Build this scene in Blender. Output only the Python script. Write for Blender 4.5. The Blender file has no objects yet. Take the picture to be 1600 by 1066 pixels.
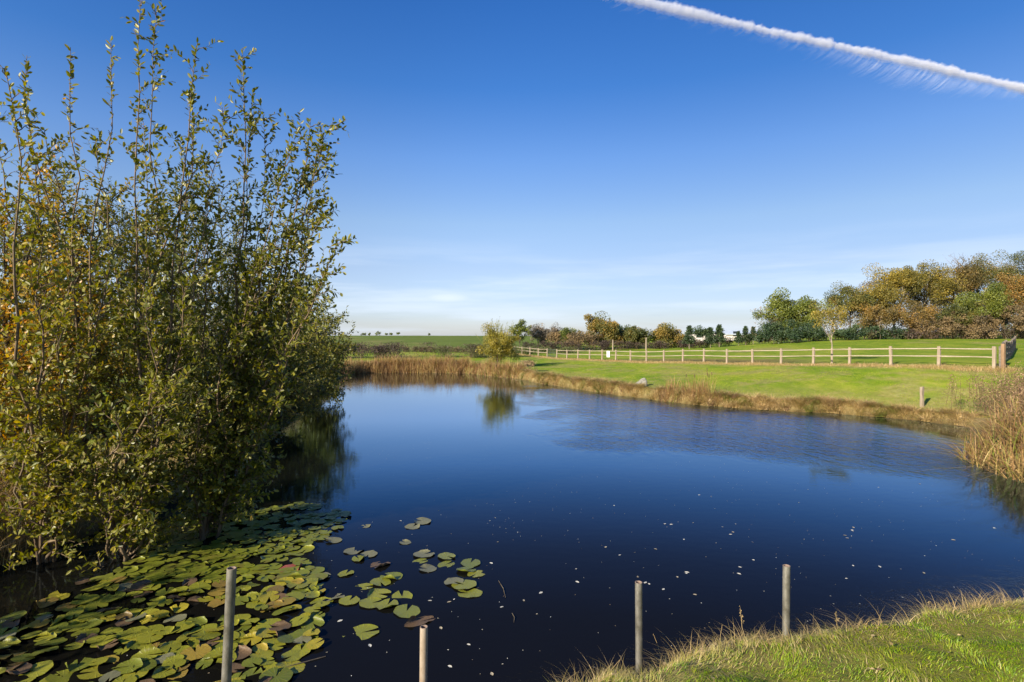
import bpy, bmesh, math, random
import numpy as np
from mathutils import Vector, Matrix

S = bpy.context.scene
COL = S.collection
R = math.radians

# ------------------------------------------------------------------ camera
EYE = 3.6
F = 889.0                      # focal length in pixels of a 1600 px wide frame (20 mm)
cam_d = bpy.data.cameras.new('camera'); cam = bpy.data.objects.new('camera', cam_d); COL.objects.link(cam)
cam.location = (0, 0, EYE); cam.rotation_euler = (R(90 - .32), 0, 0)
cam_d.lens = 20; cam_d.sensor_width = 36; cam_d.clip_start = .1; cam_d.clip_end = 90000
S.camera = cam
# ------------------------------------------------------------------ sky and sun
SUN_EL, SUN_AZ = 23.0, 226.0   # azimuth clockwise from +Y: behind the camera, to its left
w = bpy.data.worlds.new('World'); S.world = w; w.use_nodes = True
nt = w.node_tree; N = nt.nodes; Lk = nt.links
bg = N['Background']
sky = N.new('ShaderNodeTexSky'); sky.sky_type = 'NISHITA'; sky.sun_disc = False
sky.sun_elevation = R(SUN_EL); sky.sun_rotation = R(SUN_AZ)
sky.altitude = 0; sky.air_density = 1.0; sky.dust_density = .5; sky.ozone_density = 2.2
bg.inputs['Strength'].default_value = .078
def wn(t, **k):
    n = N.new(t)
    for a, b in k.items(): setattr(n, a, b)
    return n
def wmath(op, a, b=None, c=None):
    n = wn('ShaderNodeMath', operation=op)
    for i, v in enumerate((a, b, c)):
        if v is None: continue
        if isinstance(v, (int, float)): n.inputs[i].default_value = v
        else: Lk.new(v, n.inputs[i])
    return n.outputs[0]
tc = wn('ShaderNodeTexCoord'); sep = wn('ShaderNodeSeparateXYZ'); Lk.new(tc.outputs['Generated'], sep.inputs[0])
sx_, sy_, sz_ = sep.outputs
mp = wn('ShaderNodeMapping'); mp.inputs['Scale'].default_value = (2.2, 2.2, 26); mp.inputs['Rotation'].default_value = (0, R(1.5), 0)
Lk.new(tc.outputs['Generated'], mp.inputs[0])
nz = wn('ShaderNodeTexNoise'); nz.inputs['Scale'].default_value = 1.5; nz.inputs['Detail'].default_value = 7; nz.inputs['Roughness'].default_value = .55
Lk.new(mp.outputs[0], nz.inputs[0])
def wramp(v, a, b, c=0, d=1):
    n = wn('ShaderNodeMapRange', interpolation_type='SMOOTHSTEP')
    n.inputs[1].default_value = a; n.inputs[2].default_value = b; n.inputs[3].default_value = c; n.inputs[4].default_value = d
    Lk.new(v, n.inputs[0]); return n.outputs[0]
band = wmath('MULTIPLY', wramp(sz_, .19, .05), wramp(sz_, -.01, .012))
cirrus = wmath('MULTIPLY', wmath('MULTIPLY', wramp(nz.outputs[0], .42, .72), band), .62)
# one lens shaped cloud low over the far field
ex = wmath('DIVIDE', wmath('ADD', sx_, .112), .040)
ez = wmath('DIVIDE', wmath('SUBTRACT', sz_, .0700), .0085)
rr = wmath('ADD', wmath('ADD', wmath('MULTIPLY', ex, ex), wmath('MULTIPLY', ez, ez)), wmath('MULTIPLY', wmath('SUBTRACT', nz.outputs[0], .5), 3.0))
lens = wmath('MULTIPLY', wmath('MULTIPLY', wramp(rr, 1.4, .1), .55), wramp(sy_, 0, .2))
# small grey scraps right above the horizon
mp2 = wn('ShaderNodeMapping'); mp2.inputs['Scale'].default_value = (9, 9, 130); Lk.new(tc.outputs['Generated'], mp2.inputs[0])
nz2 = wn('ShaderNodeTexNoise'); nz2.inputs['Scale'].default_value = 1; nz2.inputs['Detail'].default_value = 4; Lk.new(mp2.outputs[0], nz2.inputs[0])
scr = wmath('MULTIPLY', wmath('MULTIPLY', wramp(nz2.outputs[0], .62, .72), wmath('MULTIPLY', wramp(sz_, .045, .03), wramp(sz_, .005, .015))), .3)
gr = wn('ShaderNodeValToRGB'); Lk.new(sz_, gr.inputs[0]); er = gr.color_ramp.elements
ST = [(0, (.56, .60, .85)), (.04, (.57, .59, .80)), (.12, (.64, .61, .73)), (.196, (.66, .67, .76)), (.298, (.47, .62, .86)), (.40, (.24, .50, .84)), (.505, (.17, .44, .82)), (.8, (.15, .40, .78))]
while len(er) < len(ST): er.new(.5)
for e_, (p_, c_) in zip(er, ST): e_.position = p_; e_.color = (*c_, 1)
g2 = wn('ShaderNodeVectorMath', operation='MULTIPLY'); Lk.new(sky.outputs[0], g2.inputs[0]); Lk.new(gr.outputs[0], g2.inputs[1])
gam = wn('ShaderNodeVectorMath', operation='SCALE'); Lk.new(g2.outputs[0], gam.inputs[0]); Lk.new(wmath('SUBTRACT', 1.5, wramp(wmath('ADD', wmath('MULTIPLY', sx_, .72), wmath('MULTIPLY', sy_, .69)), .55, 1.05, 0, .42)), gam.inputs['Scale'])
mx = wn('ShaderNodeMixRGB'); mx.inputs[2].default_value = (5.6, 6.4, 7.4, 1)
Lk.new(wmath('MINIMUM', wmath('ADD', cirrus, lens), 1.0), mx.inputs[0]); Lk.new(gam.outputs[0], mx.inputs[1])
mx3 = wn('ShaderNodeMixRGB'); mx3.inputs[2].default_value = (3.4, 4.0, 5.2, 1)
Lk.new(scr, mx3.inputs[0]); Lk.new(mx.outputs[0], mx3.inputs[1]); Lk.new(mx3.outputs[0], bg.inputs[0])

sl = bpy.data.lights.new('sun', 'SUN'); sun = bpy.data.objects.new('sun', sl); COL.objects.link(sun)
sl.energy = 5.0; sl.angle = R(.53); sl.color = (1, .90, .74)
az, el = R(SUN_AZ), R(SUN_EL)
SD = Vector((math.sin(az) * math.cos(el), math.cos(az) * math.cos(el), math.sin(el)))
sun.rotation_euler = SD.to_track_quat('Z', 'Y').to_euler(); sun.location = SD * 100
vs = S.view_settings; vs.view_transform = 'Standard'; vs.look = 'None'; vs.gamma = 1; vs.exposure = .95; vs.use_curve_mapping = False
S.cycles.max_bounces = 8; S.cycles.transparent_max_bounces = 24; S.cycles.volume_bounces = 2

# ------------------------------------------------------------------ helpers
def tag(o, label=None, cat=None, group=None, kind=None):
    if label: o['label'] = label
    if cat: o['category'] = cat
    if group: o['group'] = group
    if kind: o['kind'] = kind
    return o
def empty(name, loc, label, cat, group=None, rz=0):
    o = bpy.data.objects.new(name, None); COL.objects.link(o); o.location = loc; o.rotation_euler.z = rz
    o.empty_display_size = .2
    return tag(o, label, cat, group)
def mk(name, V, Fs, mat, parent=None, tint=None, smooth=False, col=None, rel=None):
    """one mesh object from arrays; Fs = list of (M,k) index arrays; rel = subtract this origin"""
    V = np.asarray(V, dtype=np.float64)
    if rel is not None: V = V - np.asarray(rel)
    me = bpy.data.meshes.new(name)
    me.vertices.add(len(V)); me.vertices.foreach_set('co', V.astype(np.float32).ravel())
    Fs = [np.asarray(f, dtype=np.int32) for f in Fs if len(f)]
    li = np.concatenate([f.ravel() for f in Fs]); tot = np.concatenate([np.full(len(f), f.shape[1], np.int32) for f in Fs])
    st = np.concatenate([[0], np.cumsum(tot)[:-1]]).astype(np.int32)
    me.loops.add(len(li)); me.loops.foreach_set('vertex_index', li)
    me.polygons.add(len(tot)); me.polygons.foreach_set('loop_start', st)
    if smooth: me.polygons.foreach_set('use_smooth', np.ones(len(tot), bool))
    else: me.polygons.foreach_set('use_smooth', np.zeros(len(tot), bool))
    if tint is not None:
        a = me.attributes.new('tint', 'FLOAT', 'POINT'); a.data.foreach_set('value', np.asarray(tint, np.float32))
    if col is not None:
        a = me.attributes.new('tone', 'FLOAT_VECTOR', 'POINT'); a.data.foreach_set('vector', np.asarray(col, np.float32).ravel())
    me.update(calc_edges=True); me.validate()
    if mat: me.materials.append(mat)
    o = bpy.data.objects.new(name, me); COL.objects.link(o)
    if parent: o.parent = parent
    elif rel is not None: o.location = rel
    return o
class Acc:
    def __init__(s): s.V = []; s.Q = []; s.T = []; s.t = []; s.n = 0
    def add(s, V, Q=None, T=None, t=None):
        s.V.append(V)
        if Q is not None and len(Q): s.Q.append(np.asarray(Q) + s.n)
        if T is not None and len(T): s.T.append(np.asarray(T) + s.n)
        s.t.append(np.full(len(V), .5) if t is None else (np.full(len(V), t) if np.isscalar(t) else t)); s.n += len(V)
    def mk(s, name, mat, parent=None, rel=None, smooth=False):
        Fs = []
        if s.Q: Fs.append(np.concatenate(s.Q))
        if s.T: Fs.append(np.concatenate(s.T))
        return mk(name, np.concatenate(s.V), Fs, mat, parent, np.concatenate(s.t), smooth, rel=rel)
def nrm(v): return v / (np.linalg.norm(v, axis=-1, keepdims=True) + 1e-9)
def tube(acc, P, r, k=5, t=.5, cap=False):
    P = np.asarray(P, float); n = len(P); r = np.broadcast_to(np.asarray(r, float), (n,))
    T = nrm(np.gradient(P, axis=0)); ref = np.array([.3, .2, 1.0]) if abs(T[:, 2].mean()) < .9 else np.array([1.0, .1, 0])
    U = nrm(np.cross(T, ref)); W = np.cross(T, U)
    a = np.arange(k) * 2 * np.pi / k
    V = P[:, None] + r[:, None, None] * (np.cos(a)[None, :, None] * U[:, None] + np.sin(a)[None, :, None] * W[:, None])
    i = np.arange(n - 1)[:, None] * k; j = np.arange(k)[None]; j2 = (j + 1) % k
    Q = np.stack([i + j, i + j2, i + k + j2, i + k + j], -1).reshape(-1, 4)
    T3 = None
    V = V.reshape(-1, 3)
    if cap:
        V = np.vstack([V, P[-1]]); jj = np.arange(k); T3 = np.stack([(n - 1) * k + jj, (n - 1) * k + (jj + 1) % k, np.full(k, n * k)], -1)
    acc.add(V, Q, T3, t)
def curve3(p0, p1, bulge, n=8, wig=0, rng=None):
    p0, p1, bulge = map(lambda v: np.asarray(v, float), (p0, p1, bulge))
    t = np.linspace(0, 1, n)[:, None]; m = (p0 + p1) / 2 + bulge
    P = (1 - t) ** 2 * p0 + 2 * t * (1 - t) * m + t * t * p1
    if wig and rng is not None: P[1:-1] += rng.normal(0, wig, (n - 2, 3))
    return P
def leaves(acc, C, D, L, W, tint, rng, fold=.25, six=False, up=.5):
    """C base points, D axis directions, L/W sizes; a folded leaf blade each"""
    n = len(C); D = nrm(D); q = rng.normal(0, 1, (n, 3)); q[:, 2] += up * 2
    Nn = nrm(q - (q * D).sum(1, keepdims=True) * D); Sd = np.cross(D, Nn)
    L = np.broadcast_to(L, (n,))[:, None]; W = np.broadcast_to(W, (n,))[:, None] / 2
    if six:
        c = [(0, 0, 0), (.35, 1, .8), (.72, .85, .7), (1, 0, -.3), (.72, -.85, .7), (.35, -1, .8)]
        T = [(0, 1, 2), (0, 2, 3), (0, 3, 4), (0, 4, 5)]
    else:
        c = [(0, 0, 0), (.5, 1, .8), (1, 0, 0), (.5, -1, .8)]; T = [(0, 1, 2), (0, 2, 3)]
    k = len(c)
    V = np.stack([C + D * L * a + Sd * W * b + Nn * W * fold * f for a, b, f in c], 1).reshape(-1, 3)
    T = (np.arange(n)[:, None, None] * k + np.array(T)[None]).reshape(-1, 3)
    acc.add(V, None, T, np.repeat(np.clip(tint, 0, 1), k))
def blades(acc, P, L, W, lean, tint, rng, segs=2, az=None, spread=None):
    n = len(P); L = np.broadcast_to(L, (n,)); W = np.broadcast_to(W, (n,)); lean = np.broadcast_to(lean, (n,))
    az = rng.uniform(0, 2 * np.pi, n) if az is None else az
    H = np.stack([np.cos(az), np.sin(az), np.zeros(n)], 1)
    az2 = az + rng.normal(np.pi / 2, .7, n); Sd = np.stack([np.cos(az2), np.sin(az2), np.zeros(n)], 1)
    lv = []
    for i in range(segs + 1):
        t = i / segs; hz = lean * t ** 1.8; vz = t - .38 * np.minimum(lean, 1.6) * t ** 2.2
        c = P + L[:, None] * (H * hz[:, None] + np.array([0, 0, 1.0]) * vz[:, None])
        wd = (W / 2 * (1 - t ** 1.5 * .92))[:, None]
        if i < segs: lv += [c - Sd * wd, c + Sd * wd]
        else: lv += [c]
    V = np.stack(lv, 1); k = V.shape[1]; o = np.arange(n)[:, None] * k
    Q = np.concatenate([o + np.array([[2 * i, 2 * i + 1, 2 * i + 3, 2 * i + 2]]) for i in range(segs - 1)]) if segs > 1 else []
    T = o + np.array([[k - 3, k - 2, k - 1]])
    acc.add(V.reshape(-1, 3), Q, T, np.repeat(np.clip(tint, 0, 1), k))
def vnoise(x, y, sc, seed=0):
    """smooth value noise in numpy"""
    x = x * sc + 1000.3; y = y * sc + 1000.7; xi = np.floor(x).astype(np.int64); yi = np.floor(y).astype(np.int64); fx = x - xi; fy = y - yi
    fx = fx * fx * (3 - 2 * fx); fy = fy * fy * (3 - 2 * fy)
    def h(a, b):
        v = np.sin((a * 127.1 + b * 311.7 + seed * 74.7) % 6283.0) * 43758.5453; return v - np.floor(v)
    return (h(xi, yi) * (1 - fx) + h(xi + 1, yi) * fx) * (1 - fy) + (h(xi, yi + 1) * (1 - fx) + h(xi + 1, yi + 1) * fx) * fy
def sm(x, a, b):
    t = np.clip((x - a) / (b - a), 0, 1); return t * t * (3 - 2 * t)
def px(x, y, d):                 # where a point seen at pixel (x, y) stands, d metres ahead
    return np.array([(x - 800) / F * d, d, EYE - (y - 528) / F * d])

# ------------------------------------------------------------------ materials
def new_mat(name):
    m = bpy.data.materials.new(name); m.use_nodes = True; nt = m.node_tree
    return m, nt, nt.nodes, nt.links, nt.nodes['Principled BSDF']
def ramp(nt, fac, stops, interp='LINEAR'):
    n = nt.nodes.new('ShaderNodeValToRGB'); e = n.color_ramp.elements; n.color_ramp.interpolation = interp
    while len(e) < len(stops): e.new(.5)
    for a, (p, c) in zip(e, stops): a.position = p; a.color = (*c, 1)
    nt.links.new(fac, n.inputs[0]); return n.outputs[0]
def leaf_mat(name, stops, rough=.5, trans=.35, spec=.5):
    m, nt, N, L, b = new_mat(name)
    a = N.new('ShaderNodeAttribute'); a.attribute_name = 'tint'
    c = ramp(nt, a.outputs['Fac'], stops)
    L.new(c, b.inputs['Base Color']); b.inputs['Roughness'].default_value = rough; b.inputs['Specular IOR Level'].default_value = spec
    if trans:
        t = N.new('ShaderNodeBsdfTranslucent'); hs = N.new('ShaderNodeHueSaturation'); hs.inputs['Value'].default_value = 1.5; hs.inputs['Saturation'].default_value = 1.1
        L.new(c, hs.inputs['Color']); L.new(hs.outputs[0], t.inputs[0])
        mx = N.new('ShaderNodeMixShader'); mx.inputs[0].default_value = trans
        L.new(b.outputs[0], mx.inputs[1]); L.new(t.outputs[0], mx.inputs[2]); L.new(mx.outputs[0], N['Material Output'].inputs[0])
    return m
def noise_mat(name, c1, c2, scale=8, rough=.8, bump=.3, stretch=(1, 1, 1), bdist=.01, spec=.3, metal=0, c3=None, obj=True):
    m, nt, N, L, b = new_mat(name)
    t = N.new('ShaderNodeTexCoord'); mp = N.new('ShaderNodeMapping'); mp.inputs['Scale'].default_value = stretch
    L.new(t.outputs['Object'], mp.inputs[0])
    n = N.new('ShaderNodeTexNoise'); n.inputs['Scale'].default_value = scale; n.inputs['Detail'].default_value = 6; n.inputs['Roughness'].default_value = .65
    L.new(mp.outputs[0], n.inputs[0])
    st = [(.32, c1), (.66, c2)] + ([(.8, c3)] if c3 else [])
    L.new(ramp(nt, n.outputs[0], st), b.inputs['Base Color'])
    b.inputs['Roughness'].default_value = rough; b.inputs['Specular IOR Level'].default_value = spec; b.inputs['Metallic'].default_value = metal
    if bump:
        bp = N.new('ShaderNodeBump'); bp.inputs['Strength'].default_value = bump; bp.inputs['Distance'].default_value = bdist
        L.new(n.outputs[0], bp.inputs['Height']); L.new(bp.outputs[0], b.inputs['Normal'])
    return m
M = {}
M['sallow'] = leaf_mat('sallow_leaf', [(0, (.040, .055, .008)), (.35, (.12, .13, .013)), (.65, (.23, .21, .02)), (.9, (.38, .28, .03)), (1, (.50, .25, .03))], .45, .33, .5)
M['birch'] = leaf_mat('yellowing_leaf', [(0, (.07, .08, .010)), (.4, (.18, .16, .018)), (.7, (.36, .25, .025)), (1, (.55, .24, .03))], .45, .35)
M['willow'] = leaf_mat('willow_leaf', [(0, (.045, .065, .012)), (.5, (.14, .145, .020)), (1, (.36, .28, .035))], .45, .3)
M['green'] = leaf_mat('green_leaf', [(0, (.045, .065, .010)), (.5, (.115, .14, .020)), (1, (.22, .23, .03))], .5, .25)
M['olive'] = leaf_mat('olive_leaf', [(0, (.05, .065, .016)), (.5, (.13, .13, .026)), (1, (.33, .21, .04))], .55, .25)
M['orange'] = leaf_mat('orange_leaf', [(0, (.085, .07, .02)), (.5, (.20, .135, .032)), (1, (.40, .21, .04))], .55, .25)
M['gold'] = leaf_mat('golden_leaf', [(0, (.085, .085, .018)), (.5, (.24, .19, .03)), (1, (.50, .34, .04))], .55, .3)
M['brown'] = leaf_mat('brown_leaf', [(0, (.09, .065, .030)), (.5, (.18, .125, .055)), (1, (.29, .19, .075))], .7, .15)
M['grey'] = leaf_mat('grey_twig_leaf', [(0, (.09, .075, .055)), (.5, (.17, .145, .10)), (1, (.28, .22, .15))], .7, .15)
M['dark'] = leaf_mat('evergreen_needle', [(0, (.018, .038, .014)), (.5, (.035, .065, .024)), (1, (.07, .10, .03))], .55, .12)
M['hedge'] = leaf_mat('hedge_leaf', [(0, (.04, .028, .022)), (.45, (.095, .060, .042)), (.7, (.08, .085, .025)), (1, (.13, .15, .03))], .6, .2)
M['grass'] = leaf_mat('grass_blade', [(0, (.09, .18, .006)), (.35, (.20, .31, .008)), (.6, (.36, .40, .016)), (.8, (.46, .36, .12)), (1, (.62, .50, .27))], .5, .35)
M['straw'] = leaf_mat('dead_grass_blade', [(0, (.15, .17, .025)), (.3, (.30, .22, .06)), (.6, (.42, .29, .11)), (.85, (.58, .42, .20)), (1, (.19, .10, .05))], .6, .25)
M['reed'] = leaf_mat('reed_blade', [(0, (.08, .04, .02)), (.35, (.24, .13, .045)), (.7, (.44, .28, .11)), (.9, (.26, .24, .035)), (1, (.16, .22, .025))], .6, .25)
M['weed'] = leaf_mat('dead_weed_head', [(0, (.10, .06, .03)), (.5, (.25, .155, .075)), (1, (.46, .31, .17))], .8, .15)
M['bark'] = noise_mat('bark', (.045, .035, .024), (.13, .105, .07), 9, .9, .6, (1, 1, .35), .02)
M['twig'] = noise_mat('twig_bark', (.10, .065, .035), (.21, .15, .085), 14, .75, .2, (1, 1, .3))
M['palebark'] = noise_mat('pale_bark', (.16, .12, .08), (.34, .28, .2), 8, .8, .3, (1, 1, .4))
M['wood'] = noise_mat('fence_timber', (.21, .16, .11), (.37, .295, .20), 7, .85, .35, (1, 1, .12), .006)
M['rail'] = noise_mat('rail_timber', (.25, .20, .13), (.42, .35, .24), 9, .8, .3, (.1, 1, 1), .005)
M['darkwood'] = noise_mat('dark_timber', (.09, .075, .06), (.22, .18, .14), 9, .9, .4, (.2, 1, 1), .006)  # timber tone darker than the pale fence
M['rust'] = noise_mat('brown_timber', (.16, .095, .05), (.32, .20, .11), 8, .8, .4, (1, 1, .15), .006)
M['pipe'] = noise_mat('galvanised_pipe', (.10, .09, .065), (.30, .28, .23), 16, .5, .18, (1, 1, .5), .002, .5, .55, (.20, .13, .08))
M['pipein'] = noise_mat('rusted_pipe_bore', (.12, .08, .06), (.30, .22, .16), 60, .9, .3)
M['pipetan'] = noise_mat('tan_pipe', (.26, .19, .12), (.42, .34, .25), 18, .55, .2, (1, 1, .4), .002, .4, .15, (.16, .09, .05))
M['rock'] = noise_mat('rock', (.13, .12, .09), (.34, .31, .25), 6, .9, .6, bdist=.04)
M['white'] = noise_mat('white_board', (.72, .72, .70), (.82, .82, .8), 3, .5, 0)
M['netting'] = noise_mat('dark_green_gate', (.03, .045, .035), (.07, .085, .06), 10, .6, .1)
M['debris'] = leaf_mat('floating_leaf', [(0, (.30, .20, .10)), (.5, (.55, .48, .32)), (1, (.78, .76, .66))], .5, .2)
M['wall'] = noise_mat('pale_render', (.55, .48, .44), (.66, .60, .55), 2, .8, 0)
M['roof'] = noise_mat('pale_sheet_roof', (.42, .47, .52), (.55, .60, .65), 2, .45, .1)
M['window'] = noise_mat('window_glass', (.02, .025, .03), (.04, .05, .06), 2, .1, 0)

# ------------------------------------------------------------------ terrain
POND = np.array([(-16.6, 58.3), (-11, 58.9), (-5.2, 58.6), (-2.4, 54), (.4, 50.5), (1.9, 45.8), (3.7, 41.4), (5.7, 37.6), (7.6, 33.9), (10, 30.1), (12.6, 28.2),
                 (15.1, 27.2), (16.6, 25.7), (17.8, 24.4), (18.6, 22.6), (17.4, 19.8), (14.0, 17.3), (13.2, 15.4), (13.0, 13), (12.2, 10.2), (9.6, 8.0), (6.8, 6.5), (5.0, 5.6),
                 (3.3, 4.95), (1.9, 4.65), (.7, 4.3), (-.3, 3.85), (-1.5, 3.35), (-3, 3.1), (-5, 3.0), (-7, 3.6), (-8.6, 5.5), (-8.6, 8.0), (-7.5, 10.4), (-7.5, 13), (-8.5, 17),
                 (-8.7, 20), (-10, 25), (-11.3, 32), (-12.6, 40), (-15.5, 50)])
def chaikin(P, n=2):
    for _ in range(n):
        Q = np.roll(P, -1, 0); P = np.stack([.75 * P + .25 * Q, .25 * P + .75 * Q], 1).reshape(-1, 2)
    return P
POND = chaikin(POND, 2)
def sdist(x, y):
    """distance to the shore: + outside the pond, - inside"""
    sh = np.shape(x); x = np.ravel(np.asarray(x, float)); y = np.ravel(np.asarray(y, float)); best = np.full(x.shape, 1e9); ins = np.zeros(x.shape, bool)
    A = POND; B = np.roll(POND, -1, 0)
    for (ax, ay), (bx, by) in zip(A, B):
        dx, dy = bx - ax, by - ay; t = np.clip(((x - ax) * dx + (y - ay) * dy) / (dx * dx + dy * dy), 0, 1)
        best = np.minimum(best, (x - ax - t * dx) ** 2 + (y - ay - t * dy) ** 2)
        c = ((ay > y) != (by > y)); 
        if c.any(): ins ^= c & (x < (bx - ax) * (y - ay) / (by - ay + 1e-12) + ax)
    d = np.sqrt(best); return np.where(ins, -d, d).reshape(sh)
FX0, FY0, FSX, FSY = 6.74, 69.7, 1.060, -2.382     # fence line: post n stands at (FX0+n*FSX, FY0+n*FSY)
CT = [(0, 0, 2.0), (-6, 1, 1.7), (6, 1, 1.95), (.9, 3.85, 1.5), (1.9, 3.95, 1.55), (3, 4.2, 1.55), (4.6, 4.9, 1.5), (7.5, 5.8, 1.4), (-1.5, 2.7, 1.3), (-.5, 3.3, 1.40), (.35, 3.6, 1.52), (3, 2, 1.75), (12, 4, 1.6),
      (0, -15, 2.4), (-15, -10, 2), (20, -10, 2.4), (-9.5, 6, .9), (-8.8, 10, .62), (-9.5, 15, .6), (-10, 20, .6), (-12.5, 30, .6), (-15, 42, .6), (-18, 55, .5), (-13, 15, .8), (-22, 25, 1.0), (-30, 10, 1.4), (-35, 45, 1.0),
      (-10, 60, .45), (-3, 60, .6), (-14, 72, 1.0), (-25, 78, 1.1), (-4, 74, 1.0), (-14, 92, 1.75), (-40, 95, 1.8), (-25, 150, 2.75), (0, 150, 2.5), (-50, 250, 4.2), (0, 250, 4.1), (-60, 300, 4.75), (0, 300, 4.65), (60, 300, 4.6), (200, 300, 5),
      (0, 55, .65), (3, 48, .65), (6, 40, .6), (9, 33.5, .55), (12, 30, .5), (15.5, 28.3, .55), (18.7, 25.9, .42), (20.5, 24.0, .55), (19.3, 27.5, .8), (17.2, 26.6, .42), (14, 31.5, .9),
      (6.74, 69.7, 1.0), (11, 60.2, 1.15), (15.2, 50.6, 1.4), (19.5, 41.1, 1.7), (22.6, 34, 1.95), (24.8, 29.2, 2.0), (28, 24, 2.0), (9, 55, .9), (12, 46, 1.05), (15.5, 38, 1.2),
      (22, 19, 1.0), (16, 17.5, .7), (15, 13, .7), (17, 11, 1.2), (24, 14, 1.5),
      (33, 37, 2.2), (59, 72, 3.38), (75, 78, 3.5), (45, 78, 3.2), (40, 88, 2.75), (32, 95, 1.9), (22, 100, 1.55), (7, 105, 1.3), (25, 60, 1.95), (14, 80, 1.3), (50, 50, 2.8), (90, 60, 3.6), (110, 120, 5), (40, 130, 2.9), (10, 160, 2.6)]
CT = np.array(CT)
def _phi(r2): return .5 * r2 * np.log(r2 + 1e-6)
_n = len(CT); _A = np.zeros((_n + 3, _n + 3)); _d2 = ((CT[:, None, :2] - CT[None, :, :2]) ** 2).sum(-1)
_A[:_n, :_n] = _phi(_d2) + np.eye(_n) * 1.5; _A[:_n, _n] = 1; _A[:_n, _n + 1:] = CT[:, :2]; _A[_n, :_n] = 1; _A[_n + 1:, :_n] = CT[:, :2].T
_wt = np.linalg.solve(_A, np.concatenate([CT[:, 2], [0, 0, 0]]))
def base(x, y):
    sh = np.shape(x); xf = np.clip(np.ravel(x), -140, 200); yf = np.clip(np.ravel(y), -60, 305); out = np.empty(xf.shape)
    for i in range(0, len(xf), 40000):
        a, b = xf[i:i + 40000], yf[i:i + 40000]
        out[i:i + 40000] = _phi((a[:, None] - CT[None, :, 0]) ** 2 + (b[:, None] - CT[None, :, 1]) ** 2) @ _wt[:_n] + _wt[_n] + _wt[_n + 1] * a + _wt[_n + 2] * b
    return np.clip(out, .3, 7).reshape(sh)
def ground(x, y):
    x = np.asarray(x, float); y = np.asarray(y, float); s = sdist(x, y)
    near = 1 - sm(y, 8, 13)
    s2 = s + (vnoise(x, y, 1.1, 3) - .5) * .5 * (1 - .6 * near) + (vnoise(x, y, 3.1, 4) - .5) * .18
    wd = .38 + .45 * near
    B = base(x, y) + (vnoise(x, y, .9, 5) - .5) * .08 + (vnoise(x, y, 3.5, 6) - .5) * .09 * near
    up = np.clip(s2 / wd, 0, 1); up = 1 - (1 - up) ** 2
    fall = sm(y, 320, 900) * 9
    return np.where(s2 > 0, B * up, np.maximum(-.9, s2 * .55 - .06)) - fall
def gz(x, y): return float(ground(np.array([x]), np.array([y]))[0])

def spaced(lo, hi, c, n, fine):
    """n coordinates from lo to hi, finest around c"""
    k = np.linspace(-1, 1, n); s = 5.2; v = np.sinh(k * s) / np.sinh(s)
    m = max(hi - c, c - lo); v = c + v * m * 1.0
    return np.clip(v, lo, hi)
def axis(segs):
    out = [segs[0][0]]
    for a, b, st in segs: out += list(np.linspace(a, b, max(2, int((b - a) / st)) + 1)[1:])
    return np.array(out)
gx = axis([(-6000, -600, 600), (-600, -120, 40), (-120, -30, 4), (-30, -10, .5), (-10, -3, .25), (-3, 7, .1), (7, 24, .25), (24, 60, 1), (60, 200, 5), (200, 600, 40), (600, 6000, 600)])
gy = axis([(-400, -20, 60), (-20, 1, 1.5), (1, 8, .1), (8, 32, .22), (32, 64, .4), (64, 130, 2), (130, 340, 7), (340, 900, 30), (900, 9000, 600)])
GX, GY = np.meshgrid(gx, gy); GZ = ground(GX, GY); GS = sdist(GX, GY)
nx, ny = len(gx), len(gy); idx = np.arange(nx * ny).reshape(ny, nx)
GQ = np.stack([idx[:-1, :-1], idx[:-1, 1:], idx[1:, 1:], idx[1:, :-1]], -1).reshape(-1, 4)
def fence_side(x, y):
    """signed distance to the fence line, + beyond it, and the post number nearest"""
    L = math.hypot(FSX, FSY); ux, uy = FSX / L, FSY / L; dx, dy = x - FX0, y - FY0
    return (dx * -uy + dy * ux), (dx * ux + dy * uy) / L
fs, fn = fence_side(GX, GY)
infence = (fn > -8) & (fn < 17.3)
edge = vnoise(GX, GY, .8, 11)
soil = (1 - sm(GY, 6.5, 8.5)) * (.25 + .4 * vnoise(GX, GY, 3, 15))
# tone.x: 0 green .. 1 straw ; tone.y: bare earth / mud ; tone.z: 0 mown lawn .. 1 far pasture
straw = np.exp(-((fs + .35) / (.55 + .5 * edge)) ** 2) * infence
straw = np.maximum(straw, (1 - sm(GS, .15, 1.3 + 1.6 * edge)) * (GS > -.3))
straw = np.maximum(straw, .75 * np.exp(-((fs - 2.2) / 2.2) ** 2) * sm(fn, 2, 6) * (1 - sm(fn, 10, 14)) * (fs > 0))
straw = np.maximum(straw, .62 * (1 - sm(GS, .8, 3.6 + 2 * edge)) * (GS > -.3) * sm(GY, 10, 14))
straw = np.maximum(straw, .6 * sm(vnoise(GX, GY * .8, .5, 16) * .6 + vnoise(GX, GY, 1.9, 17) * .4, .48, .72) * sm(GY, 10, 14) * (fs < 0))
straw = np.maximum(straw, .55 * (vnoise(GX, GY, .25, 12) > .72) * sm(GY, 55, 60) * (1 - sm(GY, 70, 75)))
mud = (1 - sm(GZ, .10, .42)) * (GS > -1)
mud = np.maximum(mud, .55 * np.exp(-((fs - 2.5) / 1.6) ** 2) * sm(fn, 3, 6) * (1 - sm(fn, 10, 13)))
mud = np.maximum(mud, soil * .8); past = sm(GY, 82, 92) * (1 - sm(GX, 5, 20)) + 0.0
tone = np.stack([straw, mud, past], -1).reshape(-1, 3)
m, nt, N, L, b = new_mat('ground')
at = N.new('ShaderNodeAttribute'); at.attribute_name = 'tone'; sp = N.new('ShaderNodeSeparateXYZ'); L.new(at.outputs['Vector'], sp.inputs[0])
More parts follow.
